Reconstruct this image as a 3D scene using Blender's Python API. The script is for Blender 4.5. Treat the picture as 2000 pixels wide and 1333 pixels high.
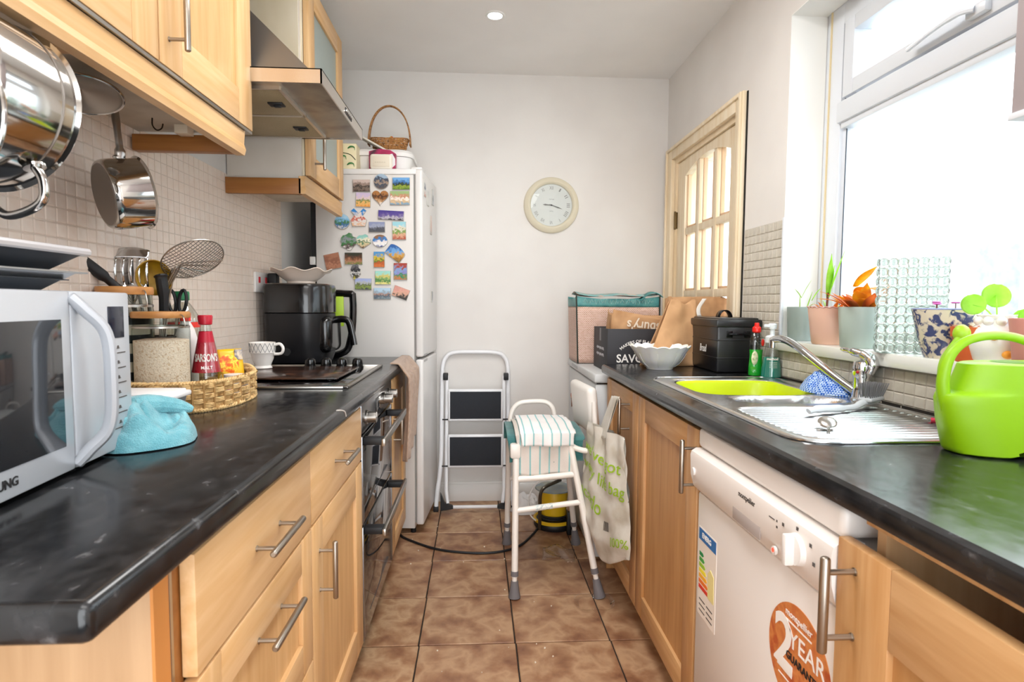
import bpy, bmesh, math, random
from mathutils import Vector as V, Matrix as Mx, noise
random.seed(7)
PI = math.pi
S = bpy.context.scene
COL = S.collection
for o in list(bpy.data.objects): bpy.data.objects.remove(o)

# ---------------------------------------------------------------- camera, sky, lights, exposure
cd = bpy.data.cameras.new('camera'); cam = bpy.data.objects.new('camera', cd); COL.objects.link(cam)
cd.sensor_width = 36; cd.lens = 1130 / 2000 * 36; cd.clip_start = .02
cr, cu, cf = V((0.998338, -0.057306, 0.006096)), V((-0.002374, 0.064800, 0.997895)), V((0.057581, 0.996251, -0.064557))
m = Mx((cr, cu, -cf)).transposed().to_4x4(); m.translation = V((0, 0, 1.174)); cam.matrix_world = m
cd.dof.use_dof = True; cd.dof.focus_distance = 2.3; cd.dof.aperture_fstop = 9
S.camera = cam
W = bpy.data.worlds.new('sky'); S.world = W; W.use_nodes = True
bg = W.node_tree.nodes['Background']; bg.inputs[0].default_value = (.93, .97, 1, 1); bg.inputs[1].default_value = 7.6
vs = S.view_settings
vs.view_transform = 'Standard'; vs.look = 'None'; vs.exposure = -0.2; vs.gamma = 1; vs.use_curve_mapping = False
S.cycles.use_denoising = True; S.cycles.max_bounces = 10; S.cycles.diffuse_bounces = 5; S.cycles.glossy_bounces = 5
S.cycles.transmission_bounces = 10; S.cycles.transparent_max_bounces = 16; S.cycles.sample_clamp_indirect = 6
S.cycles.caustics_refractive = False; S.cycles.caustics_reflective = False; S.cycles.blur_glossy = .5

def area(name, loc, rot, sx, sy, power, color=(1, 1, 1), portal=False):
    l = bpy.data.lights.new(name, 'AREA'); l.shape = 'RECTANGLE'; l.size = sx; l.size_y = sy; l.energy = power; l.color = color
    if portal: l.cycles.is_portal = True
    o = bpy.data.objects.new(name, l); COL.objects.link(o); o.location = loc; o.rotation_euler = rot
    return o
# added fill lamps, not real fittings: one behind the camera, one over the aisle
area('fill_behind_camera', (.1, -.5, 2.44), (0, 0, 0), 1.2, 1.0, 20, (1, .985, .965))
area('fill_over_aisle', (.1, 1.5, 2.455), (0, 0, 0), .5, 1.2, 30, (1, .985, .965))

# ---------------------------------------------------------------- materials
def hx(h):
    h = h.lstrip('#'); c = [int(h[i:i + 2], 16) / 255 for i in (0, 2, 4)]
    return tuple(x / 12.92 if x <= .04045 else ((x + .055) / 1.055) ** 2.4 for x in c) + (1,)
MC = {}
def mat(name, col, r=.5, m=0, col2=None, sc=8, st=(1, 1, 1), det=3, lo=.35, hi=.65, bump=0, bs=40, bst=None, trans=0, ior=1.45,
        alpha=1, coat=0, sheen=0, emis=0, spec=.5, dist=0, sss=0, r2=None):
    if name in MC: return MC[name]
    M = bpy.data.materials.new(name); M.use_nodes = True; nt = M.node_tree; N = nt.nodes; L = nt.links
    p = N['Principled BSDF']; I = p.inputs
    I['Base Color'].default_value = hx(col); I['Roughness'].default_value = r; I['Metallic'].default_value = m
    I['Transmission Weight'].default_value = trans; I['IOR'].default_value = ior; I['Alpha'].default_value = alpha
    I['Coat Weight'].default_value = coat; I['Coat Roughness'].default_value = .08; I['Sheen Weight'].default_value = sheen
    I['Specular IOR Level'].default_value = spec
    if sss: I['Subsurface Weight'].default_value = sss; I['Subsurface Radius'].default_value = (.02, .02, .01)
    if emis: I['Emission Color'].default_value = hx(col); I['Emission Strength'].default_value = emis
    tc = None
    def nz(scale, stretch, d, ds=0):
        nonlocal tc
        tc = tc or N.new('ShaderNodeTexCoord')
        mp = N.new('ShaderNodeMapping'); mp.inputs['Scale'].default_value = stretch; L.new(tc.outputs['Object'], mp.inputs['Vector'])
        n = N.new('ShaderNodeTexNoise'); n.inputs['Scale'].default_value = scale; n.inputs['Detail'].default_value = d
        n.inputs['Distortion'].default_value = ds; L.new(mp.outputs[0], n.inputs['Vector']); return n
    if col2:
        n = nz(sc, st, det, dist); cr_ = N.new('ShaderNodeValToRGB'); L.new(n.outputs['Fac'], cr_.inputs[0])
        e = cr_.color_ramp.elements; e[0].position = lo; e[0].color = hx(col); e[1].position = hi
        cols = col2 if isinstance(col2, (list, tuple)) else [col2]
        e[1].color = hx(cols[-1])
        for i, c in enumerate(cols[:-1]):
            q = cr_.color_ramp.elements.new(lo + (hi - lo) * (i + 1) / len(cols)); q.color = hx(c)
        L.new(cr_.outputs[0], I['Base Color'])
        if r2 is not None:
            mr = N.new('ShaderNodeMapRange'); mr.inputs['To Min'].default_value = r; mr.inputs['To Max'].default_value = r2
            mr.inputs['From Min'].default_value = .3; mr.inputs['From Max'].default_value = .7
            L.new(n.outputs['Fac'], mr.inputs['Value']); L.new(mr.outputs[0], I['Roughness'])
    if bump:
        n = nz(bs, bst or (1, 1, 1), 3); b = N.new('ShaderNodeBump'); b.inputs['Strength'].default_value = bump
        b.inputs['Distance'].default_value = .004; L.new(n.outputs['Fac'], b.inputs['Height']); L.new(b.outputs[0], I['Normal'])
    MC[name] = M
    return M
def wood(name, a, b, axis, r=.42):
    st = {'z': (14, 14, 1.1), 'y': (14, 1.1, 14), 'x': (1.1, 14, 14)}[axis]
    return mat(name, a, r, col2=b, sc=3.2, st=st, det=6, lo=.3, hi=.72, dist=.35, bump=.06, bs=9, bst=st)
WV = wood('beech_vertical', '#DDB787', '#CA9C66', 'z'); WH = wood('beech_horizontal', '#DFB98A', '#CC9F69', 'y'); WX = wood('beech_across', '#C8935A', '#A9743F', 'x')
WP = wood('beech_panel', '#D6AD7A', '#C39560', 'z')
OV = wood('oak_vertical', '#CDA171', '#B4824E', 'z'); OH = wood('oak_horizontal', '#D0A575', '#B88853', 'y'); OP = wood('oak_panel', '#C69763', '#AE7D49', 'z')
WE = wood('carcass_side', '#D2AB80', '#C39A6E', 'z'); WB = wood('dark_batten', '#A9713A', '#8F5A2B', 'x')
WALL = mat('white_wall_paint', '#E6E3DF', .85, col2='#DEDAD6', sc=2.2, bump=.08, bs=60)
CEIL = mat('ceiling_paint', '#F2F0EE', .9, col2='#ECEAE8', sc=2)
REV = mat('reveal_paint', '#F0F0EC', .7)
UPVC = mat('white_upvc', '#DCE1E8', .3, coat=.2)
TRIMW = mat('white_gloss_trim', '#ECEBE8', .35)
CREAM = mat('cream_door_paint', '#EBD9BC', .4, col2='#E3CDA9', sc=3, st=(4, 4, 1))
BLACK = mat('black_gap', '#15130F', .8)
LAM = mat('slate_laminate', '#17181A', .15, col2=['#1E1F21', '#2B2B2D', '#6A6A6C'], sc=38, st=(1.3, .8, 1), det=10, lo=.38, hi=.80, dist=.3, r2=.24, spec=.6)
CHROME = mat('chrome', '#D8DADC', .08, 1); STEEL = mat('brushed_steel', '#B5B1AB', .3, 1); NICK = mat('satin_nickel', '#A79E93', .33, 1)
SSINK = mat('sink_steel', '#D4D6D8', .24, 1, bump=.03, bs=300, bst=(1, 6, 1))
HOODM = mat('hood_steel', '#8E8A84', .34, 1, col2=['#A19A90', '#7A6F66'], sc=5, det=4)
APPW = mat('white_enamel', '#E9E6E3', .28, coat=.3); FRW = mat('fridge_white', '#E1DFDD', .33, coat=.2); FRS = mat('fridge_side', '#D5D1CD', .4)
BLK = mat('gloss_black_plastic', '#0B0B0D', .18, coat=.4); BLKM = mat('matt_black_plastic', '#16171A', .5); GREY = mat('grey_rubber', '#5C5A5C', .6)
def glassm(name, col='#FFFFFF', r=.02, mixt=.12):
    # clear glass: mostly transparent for light, glossy on top
    M = bpy.data.materials.new(name); M.use_nodes = True; nt = M.node_tree; N = nt.nodes; L = nt.links
    N.remove(N['Principled BSDF']); out = N['Material Output']
    t = N.new('ShaderNodeBsdfTransparent'); t.inputs[0].default_value = hx(col); g = N.new('ShaderNodeBsdfGlossy'); g.inputs['Roughness'].default_value = r
    f = N.new('ShaderNodeFresnel'); f.inputs[0].default_value = 1.45
    a = N.new('ShaderNodeMath'); a.operation = 'ADD'; a.inputs[1].default_value = mixt - .04; a.use_clamp = True; L.new(f.outputs[0], a.inputs[0])
    ge = N.new('ShaderNodeNewGeometry'); iv = N.new('ShaderNodeMath'); iv.operation = 'SUBTRACT'; iv.inputs[0].default_value = 1; L.new(ge.outputs['Backfacing'], iv.inputs[1])
    mu = N.new('ShaderNodeMath'); mu.operation = 'MULTIPLY'; L.new(a.outputs[0], mu.inputs[0]); L.new(iv.outputs[0], mu.inputs[1]); a = mu
    x = N.new('ShaderNodeMixShader'); L.new(a.outputs[0], x.inputs[0]); L.new(t.outputs[0], x.inputs[1]); L.new(g.outputs[0], x.inputs[2])
    L.new(x.outputs[0], out.inputs[0]); MC[name] = M
    return M
GL = glassm('window_glass', '#FBFEFF', .01, .05); JAR = glassm('jar_glass', '#EFF3F0', .03, .1)

# ---------------------------------------------------------------- mesh builder
class B:
    def __init__(s): s.v = []; s.f = []
    def add(s, vs, fs, M=None):
        n = len(s.v); s.v += [tuple(M @ V(q)) if M else tuple(q) for q in vs]; s.f += [tuple(i + n for i in q) for q in fs]; return s
    def bx(s, x0, x1, y0, y1, z0, z1, r=0, M=None, seg=2):
        if x0 > x1: x0, x1 = x1, x0
        if y0 > y1: y0, y1 = y1, y0
        if z0 > z1: z0, z1 = z1, z0
        if r:
            r = min(r, (x1 - x0) * .49, (y1 - y0) * .49, (z1 - z0) * .49)
            bm = bmesh.new(); bmesh.ops.create_cube(bm, size=1)
            for v in bm.verts: v.co = V(((x0 + x1) / 2 + v.co.x * (x1 - x0), (y0 + y1) / 2 + v.co.y * (y1 - y0), (z0 + z1) / 2 + v.co.z * (z1 - z0)))
            bmesh.ops.bevel(bm, geom=list(bm.edges) + list(bm.verts), offset=r, segments=seg, affect='EDGES', profile=.5)
            s.bm(bm, M); return s
        vs = [(x, y, z) for x in (x0, x1) for y in (y0, y1) for z in (z0, z1)]
        return s.add(vs, [(0, 1, 3, 2), (4, 6, 7, 5), (0, 4, 5, 1), (2, 3, 7, 6), (0, 2, 6, 4), (1, 5, 7, 3)], M)
    def bm(s, bm, M=None):
        bm.verts.index_update(); s.add([v.co.copy() for v in bm.verts], [[v.index for v in f.verts] for f in bm.faces], M); bm.free(); return s
    def cyl(s, p0, p1, r0, r1=None, n=20, caps=True, M=None):
        p0, p1 = V(p0), V(p1); r1 = r0 if r1 is None else r1; d = (p1 - p0).normalized()
        a = d.orthogonal().normalized(); b = d.cross(a); vs = []
        for p, r in ((p0, r0), (p1, r1)):
            for i in range(n): t = 2 * PI * i / n; vs.append(p + (a * math.cos(t) + b * math.sin(t)) * r)
        fs = [(i, (i + 1) % n, n + (i + 1) % n, n + i) for i in range(n)]
        if caps: fs += [tuple(range(n))[::-1], tuple(range(n, 2 * n))]
        return s.add(vs, fs, M)
    def tube(s, pts, r, n=10, closed=False, M=None, flat=None):
        P = [V(p) for p in pts]; k = len(P); R = r if isinstance(r, (list, tuple)) else [r] * k; vs = []; a = None
        for i in range(k):
            d = (P[(i + 1) % k] - P[i - 1]) if closed else (P[min(i + 1, k - 1)] - P[max(i - 1, 0)])
            d.normalize()
            a = (d.orthogonal() if a is None else a - d * a.dot(d)).normalized(); b = d.cross(a)
            for j in range(n):
                t = 2 * PI * j / n; q = a * math.cos(t) * R[i] + b * math.sin(t) * R[i] * (flat or 1); vs.append(P[i] + q)
        fs = [((i * n + j), i * n + (j + 1) % n, ((i + 1) % k) * n + (j + 1) % n, ((i + 1) % k) * n + j) for i in range(k if closed else k - 1) for j in range(n)]
        if not closed: fs += [tuple(range(n))[::-1], tuple(range((k - 1) * n, k * n))]
        return s.add(vs, fs, M)
    def lathe(s, prof, n=28, M=None, wob=None):
        vs = []; k = len(prof)
        for i in range(n):
            t = 2 * PI * i / n
            for j, (r, z) in enumerate(prof):
                q = wob(t, j, r, z) if wob else (r, z); vs.append((q[0] * math.cos(t), q[0] * math.sin(t), q[1]))
        fs = [(i * k + j, ((i + 1) % n) * k + j, ((i + 1) % n) * k + j + 1, i * k + j + 1) for i in range(n) for j in range(k - 1)]
        return s.add(vs, fs, M)
    def sph(s, c, r, M=None, n=14, k=9):
        r = (r, r, r) if not isinstance(r, (tuple, list)) else r; c = V(c)
        vs = [c + V((r[0] * math.sin(PI * j / k) * math.cos(2 * PI * i / n), r[1] * math.sin(PI * j / k) * math.sin(2 * PI * i / n), r[2] * math.cos(PI * j / k))) for i in range(n) for j in range(k + 1)]
        fs = [(i * (k + 1) + j, i * (k + 1) + j + 1, ((i + 1) % n) * (k + 1) + j + 1, ((i + 1) % n) * (k + 1) + j) for i in range(n) for j in range(k)]
        return s.add(vs, fs, M)
    def prism(s, poly, ax, d0, d1, M=None):
        f = {'x': lambda u, v, d: (d, u, v), 'y': lambda u, v, d: (u, d, v), 'z': lambda u, v, d: (u, v, d)}[ax]; n = len(poly)
        vs = [f(u, v, d0) for u, v in poly] + [f(u, v, d1) for u, v in poly]
        return s.add(vs, [tuple(range(n)), tuple(range(2 * n - 1, n - 1, -1))] + [(i, n + i, n + (i + 1) % n, (i + 1) % n) for i in range(n)], M)
    def grid(s, fn, nu, nv, M=None, keep=None, cu=False):
        vs = [fn(i / nu, j / nv) for i in range(nu + 1) for j in range(nv + 1)]; w = nv + 1
        fs = [(i * w + j, (i + 1) * w + j, (i + 1) * w + j + 1, i * w + j + 1) for i in range(nu) for j in range(nv) if keep is None or keep((i + .5) / nu, (j + .5) / nv)]
        return s.add(vs, fs, M)
def sm(pts, k=6, closed=False):
    P = [V(p) for p in pts]; n = len(P); out = []
    for i in range(n if closed else n - 1):
        g = (lambda j: P[j % n]) if closed else (lambda j: P[max(0, min(n - 1, j))])
        a, b, c, d = g(i - 1), g(i), g(i + 1), g(i + 2)
        for q in range(k):
            t = q / k; out.append(.5 * ((2 * b) + (c - a) * t + (2 * a - 5 * b + 4 * c - d) * t * t + (3 * b - a - 3 * c + d) * t ** 3))
    if not closed: out.append(P[-1])
    return out
def Rz(a): return Mx.Rotation(a, 4, 'Z')
def Rx(a): return Mx.Rotation(a, 4, 'X')
def Ry(a): return Mx.Rotation(a, 4, 'Y')
def T(x, y, z): return Mx.Translation((x, y, z))
def FR(o, x, y, z=None):
    """frame from origin and x, y axes"""
    x = V(x).normalized(); y = V(y); y = (y - x * y.dot(x)).normalized(); z = x.cross(y)
    M = Mx((x, y, z)).transposed().to_4x4(); M.translation = V(o); return M

# ---------------------------------------------------------------- object helpers
def rootloc(p):
    l = V((0, 0, 0))
    while p is not None: l += V(p.get('_o', (0, 0, 0))); p = p.parent
    return l
def ob(name, b, m, parent=None, smooth=True, ang=.6, solid=0, subd=0, local=False, kind=None, label=None):
    """link a builder as ONE mesh object; coordinates are world ones unless local"""
    off = V((0, 0, 0)) if local or parent is None else rootloc(parent)
    me = bpy.data.meshes.new(name); me.from_pydata([V(q) - off for q in b.v], [], b.f); me.update()
    bm = bmesh.new(); bm.from_mesh(me); bmesh.ops.remove_doubles(bm, verts=bm.verts, dist=1e-6); bmesh.ops.recalc_face_normals(bm, faces=bm.faces); bm.to_mesh(me); bm.free()
    ms = m if isinstance(m, list) else [m]
    for q in ms: me.materials.append(q)
    if smooth:
        me.polygons.foreach_set('use_smooth', [True] * len(me.polygons)); me.set_sharp_from_angle(angle=ang)
    o = bpy.data.objects.new(name, me); COL.objects.link(o)
    if parent is not None: o.parent = parent
    if solid:
        q = o.modifiers.new('solid', 'SOLIDIFY'); q.thickness = solid; q.offset = 0
    if subd:
        q = o.modifiers.new('sub', 'SUBSURF'); q.levels = subd; q.render_levels = subd
    if kind: o['kind'] = kind
    if label: o['label'] = label
    return o
def struct(name, b, m, parent=None, **k):
    o = ob(name, b, m, parent, **k)
    if parent is None: o['kind'] = 'structure'
    return o
def thing(name, label, cat, loc=(0, 0, 0), group=None, kind=None):
    o = bpy.data.objects.new(name, None); COL.objects.link(o); o.location = loc; o['_o'] = tuple(loc); o.empty_display_size = .05
    if kind != 'structure': o['label'] = label; o['category'] = cat
    if group: o['group'] = group
    if kind: o['kind'] = kind
    return o
def tag(o, label, cat, group=None, kind=None):
    o['label'] = label; o['category'] = cat
    if group: o['group'] = group
    if kind: o['kind'] = kind
    return o
def one(name, b, m, label, cat, group=None, **k): return tag(ob(name, b, m, **k), label, cat, group)
def recentre(o):
    """put the origin of a one-mesh thing at its base"""
    vs = [v.co for v in o.data.vertices]; c = V((sum(v.x for v in vs) / len(vs), sum(v.y for v in vs) / len(vs), min(v.z for v in vs)))
    o.data.transform(Mx.Translation(-c)); o.location = c; return o
def dup(o, parent=None):
    c = o.copy(); COL.objects.link(c)
    if parent is not None: c.parent = parent
    for ch in list(o.children): dup(ch, c)
    return c
def txt(name, s, size, m, M, parent=None, ext=.0004, bold=False, fit=None, bend=None, label=None, shear=0, space=1, align='CENTER', sub=0):
    cu_ = bpy.data.curves.new('t', 'FONT'); cu_.body = s; cu_.size = size; cu_.extrude = ext; cu_.align_x = align; cu_.align_y = 'CENTER'
    cu_.shear = shear; cu_.space_character = space; cu_.resolution_u = 3
    if bold: cu_.offset = size * .018
    t = bpy.data.objects.new('t', cu_); COL.objects.link(t); bpy.context.view_layer.update()
    me = bpy.data.meshes.new_from_object(t.evaluated_get(bpy.context.evaluated_depsgraph_get())); bpy.data.objects.remove(t)
    if fit and me.vertices:
        xs = [v.co.x for v in me.vertices]; w = max(xs) - min(xs)
        for v in me.vertices: v.co.x *= fit / w
    if bend:
        for v in me.vertices: v.co = V(bend(*v.co))
    off = rootloc(parent) if parent else V((0, 0, 0)); me.transform(Mx.Translation(-off) @ M)
    me.materials.clear(); me.materials.append(m); o = bpy.data.objects.new(name, me); COL.objects.link(o)
    if parent: o.parent = parent
    if label: o['label'] = label
    return o
def scribble(name, w, h, m, M, parent, n=14, r=.0006, arc=0):
    # print too small to read in the photograph: a thin wavering line
    pts = [(-w / 2 + w * i / (n * 4), h / 2 * math.sin(i * 1.9 + math.sin(i * .7) * 2) * (.5 + .5 * abs(math.sin(i * .37))) - arc * ((i / (n * 2) - 1) ** 2), .0003) for i in range(n * 4 + 1)]
    b = B().tube(pts, r, 4); b.v = [tuple(M @ V(q)) for q in b.v]; return ob(name, b, m, parent)
def text_on(origin, right, up): return FR(origin, right, up)

# ---------------------------------------------------------------- the room
XL, XR, YB, YF, ZC = -.94, 1.10, 3.39, -1.3, 2.48
fl = struct('floor', B().bx(XL - .1, XR + .25, YF - .1, YB + .1, -.1, -.006), mat('dark_grout', '#2B2621', .9))
tb = B().bx(-.1642, .1642, -.1642, .1642, -.008, 0, .0022, seg=1)
TF = []
for i, (a, b, c) in enumerate([('#9A7254', '#7A523B', '#B69372'), ('#8E664A', '#704A36', '#AC8868'), ('#A07858', '#825940', '#BA9876')]):
    TF.append(mat('floor_tile_%d' % i, b, .3, col2=[a, c, a], sc=9 + i, det=10, lo=.32, hi=.68, dist=.25, bump=.15, bs=14, r2=.42))
for q in TF: pass
base = None
for ix in range(-4, 4):
    for iy in range(-4, 9):
        x = -.205 + .333 * (ix + .5) + .0; y = 1.93 + .3255 * (iy - 4 + .5) - .0
        if x < XL - .1 or x > XR + .1 or y > YB + .16 or y < YF - .1: continue
        if base is None:
            base = ob('floor_tile', tb, TF[0], fl, local=True); o = base
        else:
            o = base.copy(); COL.objects.link(o)
        o.location = (x - .008 * (y - 2.2) - .0, y, 0); o.rotation_euler = (0, 0, random.choice((0, PI / 2, PI)) + random.uniform(-.002, .002)); o.scale = (1, .975, 1) if abs(math.sin(o.rotation_euler.z)) < .5 else (.975, 1, 1)
# tile pitch along the room is .3255: scale keeps the joints even
        if ix < -2 or ix > 1: o.location.z = -.0005
for o in [c for c in fl.children]:
    if random.random() < .5: o.data = o.data
tms = []
for k in range(1, 3):
    me = base.data.copy(); me.materials.clear(); me.materials.append(TF[k]); tms.append(me)
for o in fl.children:
    r = random.random()
    if r < .66: o.data = tms[0] if r < .33 else tms[1]
struct('ceiling', B().bx(XL - .1, XR + .3, YF - .1, YB + .1, ZC, ZC + .1), CEIL)
struct('wall_left', B().bx(XL - .1, XL, YF - .1, YB, 0, ZC), WALL)
struct('wall_back', B().bx(XL - .1, XR + .3, YB, YB + .1, 0, ZC), WALL)
DW = (2.44, 3.25, 1.985); WN = (.35, 2.05, 1.03, 2.195)
wr = B()
wr.bx(XR, XR + .25, YF - .1, WN[0], 0, ZC).bx(XR, XR + .25, WN[0], WN[1], 0, WN[2]).bx(XR, XR + .25, WN[0], WN[1], WN[3], ZC)
wr.bx(XR, XR + .25, WN[1], DW[0], 0, ZC).bx(XR, XR + .25, DW[0], DW[1], DW[2], ZC).bx(XR, XR + .25, DW[1], YB, 0, ZC)
wall_r = struct('wall_right', wr, WALL, smooth=False)
rv = B().bx(XR - .001, XR + .13, WN[1] - .002, WN[1], WN[2], WN[3]).bx(XR - .001, XR + .13, WN[0], WN[1], WN[3] - .002, WN[3])
ob('window_reveal', rv, REV, wall_r, smooth=False)
wf = B().bx(XL, -.7, YF - .1, YF, 0, ZC).bx(.9, XR, YF - .1, YF, 0, ZC).bx(-.7, .9, YF - .1, YF, 2.1, ZC)
struct('wall_front', wf, WALL, smooth=False)
struct('baseboard_back', B().bx(-.25, XR, YB - .016, YB, 0, .105, .004).bx(-.25, XR, YB - .011, YB, .1, .118, .003), TRIMW)
# ceiling downlight
cl = thing('ceiling_light', 'small round recessed downlight with glowing lens in the ceiling', 'light', (.071, 2.716, ZC))
ob('trim_ring', B().lathe([(.030, .0), (.034, -.004), (.043, -.004), (.046, 0)], 32, T(.071, 2.716, ZC)), TRIMW, cl)
ob('lens', B().lathe([(.0001, -.001), (.02, -.002), (.031, -.001), (.031, .0)], 24, T(.071, 2.716, ZC)), mat('lamp_lens', '#EAF6FF', .3, emis=14), cl)

# window
wn = thing('window_1', '', '', (1.24, 1.2, 1.03), kind='structure')
f = B()
X0 = 1.232
for (a, b, c, d) in ((.4201, 1.9549, WN[3] - .07, WN[3]), (.4201, 1.9549, WN[2] + .02, 1.10), (1.955, WN[1], WN[2], WN[3]), (WN[0], .42, WN[2], WN[3])):
    f.bx(X0, X0 + .07, a, b, c, d, .002)
ob('window_frame', f, UPVC, wn)
ob('window_bead', B().bx(X0 + .012, X0 + .05, 1.935, 1.958, 1.09, 1.80, .003).bx(X0 + .012, X0 + .05, .40, .43, 1.09, 1.80, .003).bx(X0 + .012, X0 + .05, .4301, 1.9349, 1.085, 1.105, .003), UPVC, wn)
ob('transom', B().bx(X0 - .012, X0 + .06, .40, 1.96, 1.795, 1.865, .005).bx(X0 - .002, X0 + .04, .42, 1.95, 1.775, 1.80, .004), UPVC, wn)
ob('seal_strip', B().bx(X0 - .004, X0 + .002, 2.018, 2.024, WN[2] + .02, WN[3]), mat('yellowed_sealant', '#D9C8A0', .7), wn)
ob('gasket', B().bx(X0 + .010, X0 + .013, 1.9325, 1.9345, 1.106, 1.773).bx(X0 + .012, X0 + .03, 1.935, 1.953, 1.870, 2.12), mat('dark_gasket', '#3A4450', .7), wn)
sh = B()
for (a, b, c, d) in ((.5001, 1.8799, 2.075, 2.122), (.5001, 1.8799, 1.872, 1.92), (1.88, 1.932, 1.872, 2.122), (.45, .50, 1.872, 2.122)): sh.bx(X0 - .012, X0 + .05, a, b, c, d, .003)
so = ob('sash', sh, UPVC, wn)
ob('window_handle', B().bx(X0 - .03, X0 - .010, 1.36, 1.42, 1.88, 1.91, .006).tube(sm([(X0 - .03, 1.39, 1.897), (X0 - .045, 1.42, 1.90), (X0 - .045, 1.50, 1.897), (X0 - .035, 1.60, 1.89)], 5), [.012] * 8 + [.010] * 8, 8, flat=.6), UPVC, so)
ob('pane', B().bx(X0 + .03, X0 + .034, .42, 1.94, 1.09, 1.78), GL, wn, smooth=False)
ob('pane', B().bx(X0 + .02, X0 + .024, .47, 1.90, 1.90, 2.1), GL, so, smooth=False)
struct('window_sill', B().bx(1.072, X0 + .01, .3, 2.05, 1.012, 1.05, .006), mat('sill_upvc', '#EDF0EA', .25, coat=.3))
# exterior
struct('outside_block', B().bx(3.2, 3.5, 3.57, 4.86, -.3, 1.58), mat('outside_blockwork', '#8E9092', .95, col2='#A6A8AA', sc=14))
ex = struct('outside_wall', B().bx(4.4, 4.6, -3, 9, -1, 2.6), mat('outside_render', '#DADCDD', .9, col2='#C9CDD0', sc=3))
struct('outside_ground', B().bx(1.36, 14, -6, 14, -.3, -.2), mat('outside_paving', '#B9B9B6', .9))
struct('outside_roof', B().prism([(4.2, 2.55), (4.6, 2.6), (7, 3.9), (7, 3.8), (4.3, 2.45)], 'y', -3, 9), mat('outside_roof_slate', '#BFC6CE', .8))

# back door
dr = thing('door_1', '', '', (1.1, 2.85, 0), kind='structure')
DV = mat('door_wood_vertical', '#EFE0C6', .4, col2='#E6D2B0', sc=2.5, st=(12, 12, 1.2)); 
c = B()
c.bx(1.078, 1.102, 2.375, 2.442, 0, 2.055, .006).bx(1.078, 1.102, 3.25, 3.33, 0, 2.055, .006).bx(1.078, 1.102, 2.4421, 3.2499, 1.985, 2.055, .003)
c.bx(1.068, 1.08, 2.377, 2.395, 0, 2.05, .004).bx(1.068, 1.08, 3.31, 3.328, 0, 2.05, .004).bx(1.068, 1.08, 2.3951, 3.3099, 2.033, 2.05, .003)
ob('door_casing', c, DV, dr)
ob('door_jamb', B().bx(1.10, 1.24, 2.44, 2.462, 0, 1.985).bx(1.10, 1.24, 3.228, 3.25, 0, 1.985).bx(1.10, 1.24, 2.4621, 3.2279, 1.96, 1.985), CREAM, dr)
ob('rough_gap', B().bx(1.096, 1.103, 2.366, 2.375, .91, 2.05), BLACK, dr)
lf = B(); LX = (1.112, 1.15); Y0, Y1 = 2.464, 3.226
rows = [(.95, 1.212), (1.25, 1.552), (1.588, 1.90)]
cols = [(2.55, 2.685), (2.765, 2.90), (2.98, 3.115)]
lf.bx(*LX, Y0, cols[0][0], .0, 1.958, .003).bx(*LX, cols[2][1], Y1, 0, 1.958, .003)
lf.bx(*LX, cols[0][0], cols[2][1], 0, rows[0][0])
# arched head
def arch(y): return 1.868 + .052 * (1 - ((y - 2.8325) / .283) ** 2)
hp = [(cols[0][0] + (cols[2][1] - cols[0][0]) * i / 16, 0) for i in range(17)]
hp = [(y, arch(y)) for y, _ in hp] + [(cols[2][1], 1.958), (cols[0][0], 1.958)]
lf.prism(hp, 'x', *LX)
door_leaf = ob('door_leaf', lf, DV, dr, smooth=False)
gb = B()
for a, b in ((cols[0][1], cols[1][0]), (cols[1][1], cols[2][0])): gb.bx(LX[0] + .004, LX[1], a + .022, b - .022, rows[0][0], 1.92, .003)
for a, b in ((rows[0][1], rows[1][0]), (rows[1][1], rows[2][0])): gb.bx(LX[0] + .006, LX[1] - .002, cols[0][0] - .002, cols[2][1] + .002, a, b, .003)
ob('glazing_bar', gb, DV, door_leaf)
bd = B()
for a, b in cols:
    for q in (a, b): bd.bx(LX[0] + .014, LX[1] - .004, q - (.012 if q == b else 0), q + (.012 if q == a else 0), rows[0][0], 1.91, .002)
    for r0, r1 in rows: bd.bx(LX[0] + .014, LX[1] - .004, a, b, r0, r0 + .012, .002)
ob('glazing_bead', bd, mat('pink_lit_bead', '#E6C29E', .5), door_leaf)
for a, b in cols:
    for r0, r1 in rows:
        pts = [(a, r0), (b, r0)] + ([(b, r1), (a, r1)] if r1 < 1.8 else [(b, arch(b) + .005), ((a + b) / 2, arch((a + b) / 2) + .005), (a, arch(a) + .005)])
        ob('pane', B().prism(pts, 'x', 1.130, 1.134), GL, door_leaf, smooth=False)
ob('hinge', B().bx(1.095, 1.113, 3.222, 3.238, 1.60, 1.69, .002).cyl((1.099, 3.228, 1.595), (1.099, 3.228, 1.695), .006), mat('old_brass', '#6E5A3A', .4, .9), dr)

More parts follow.
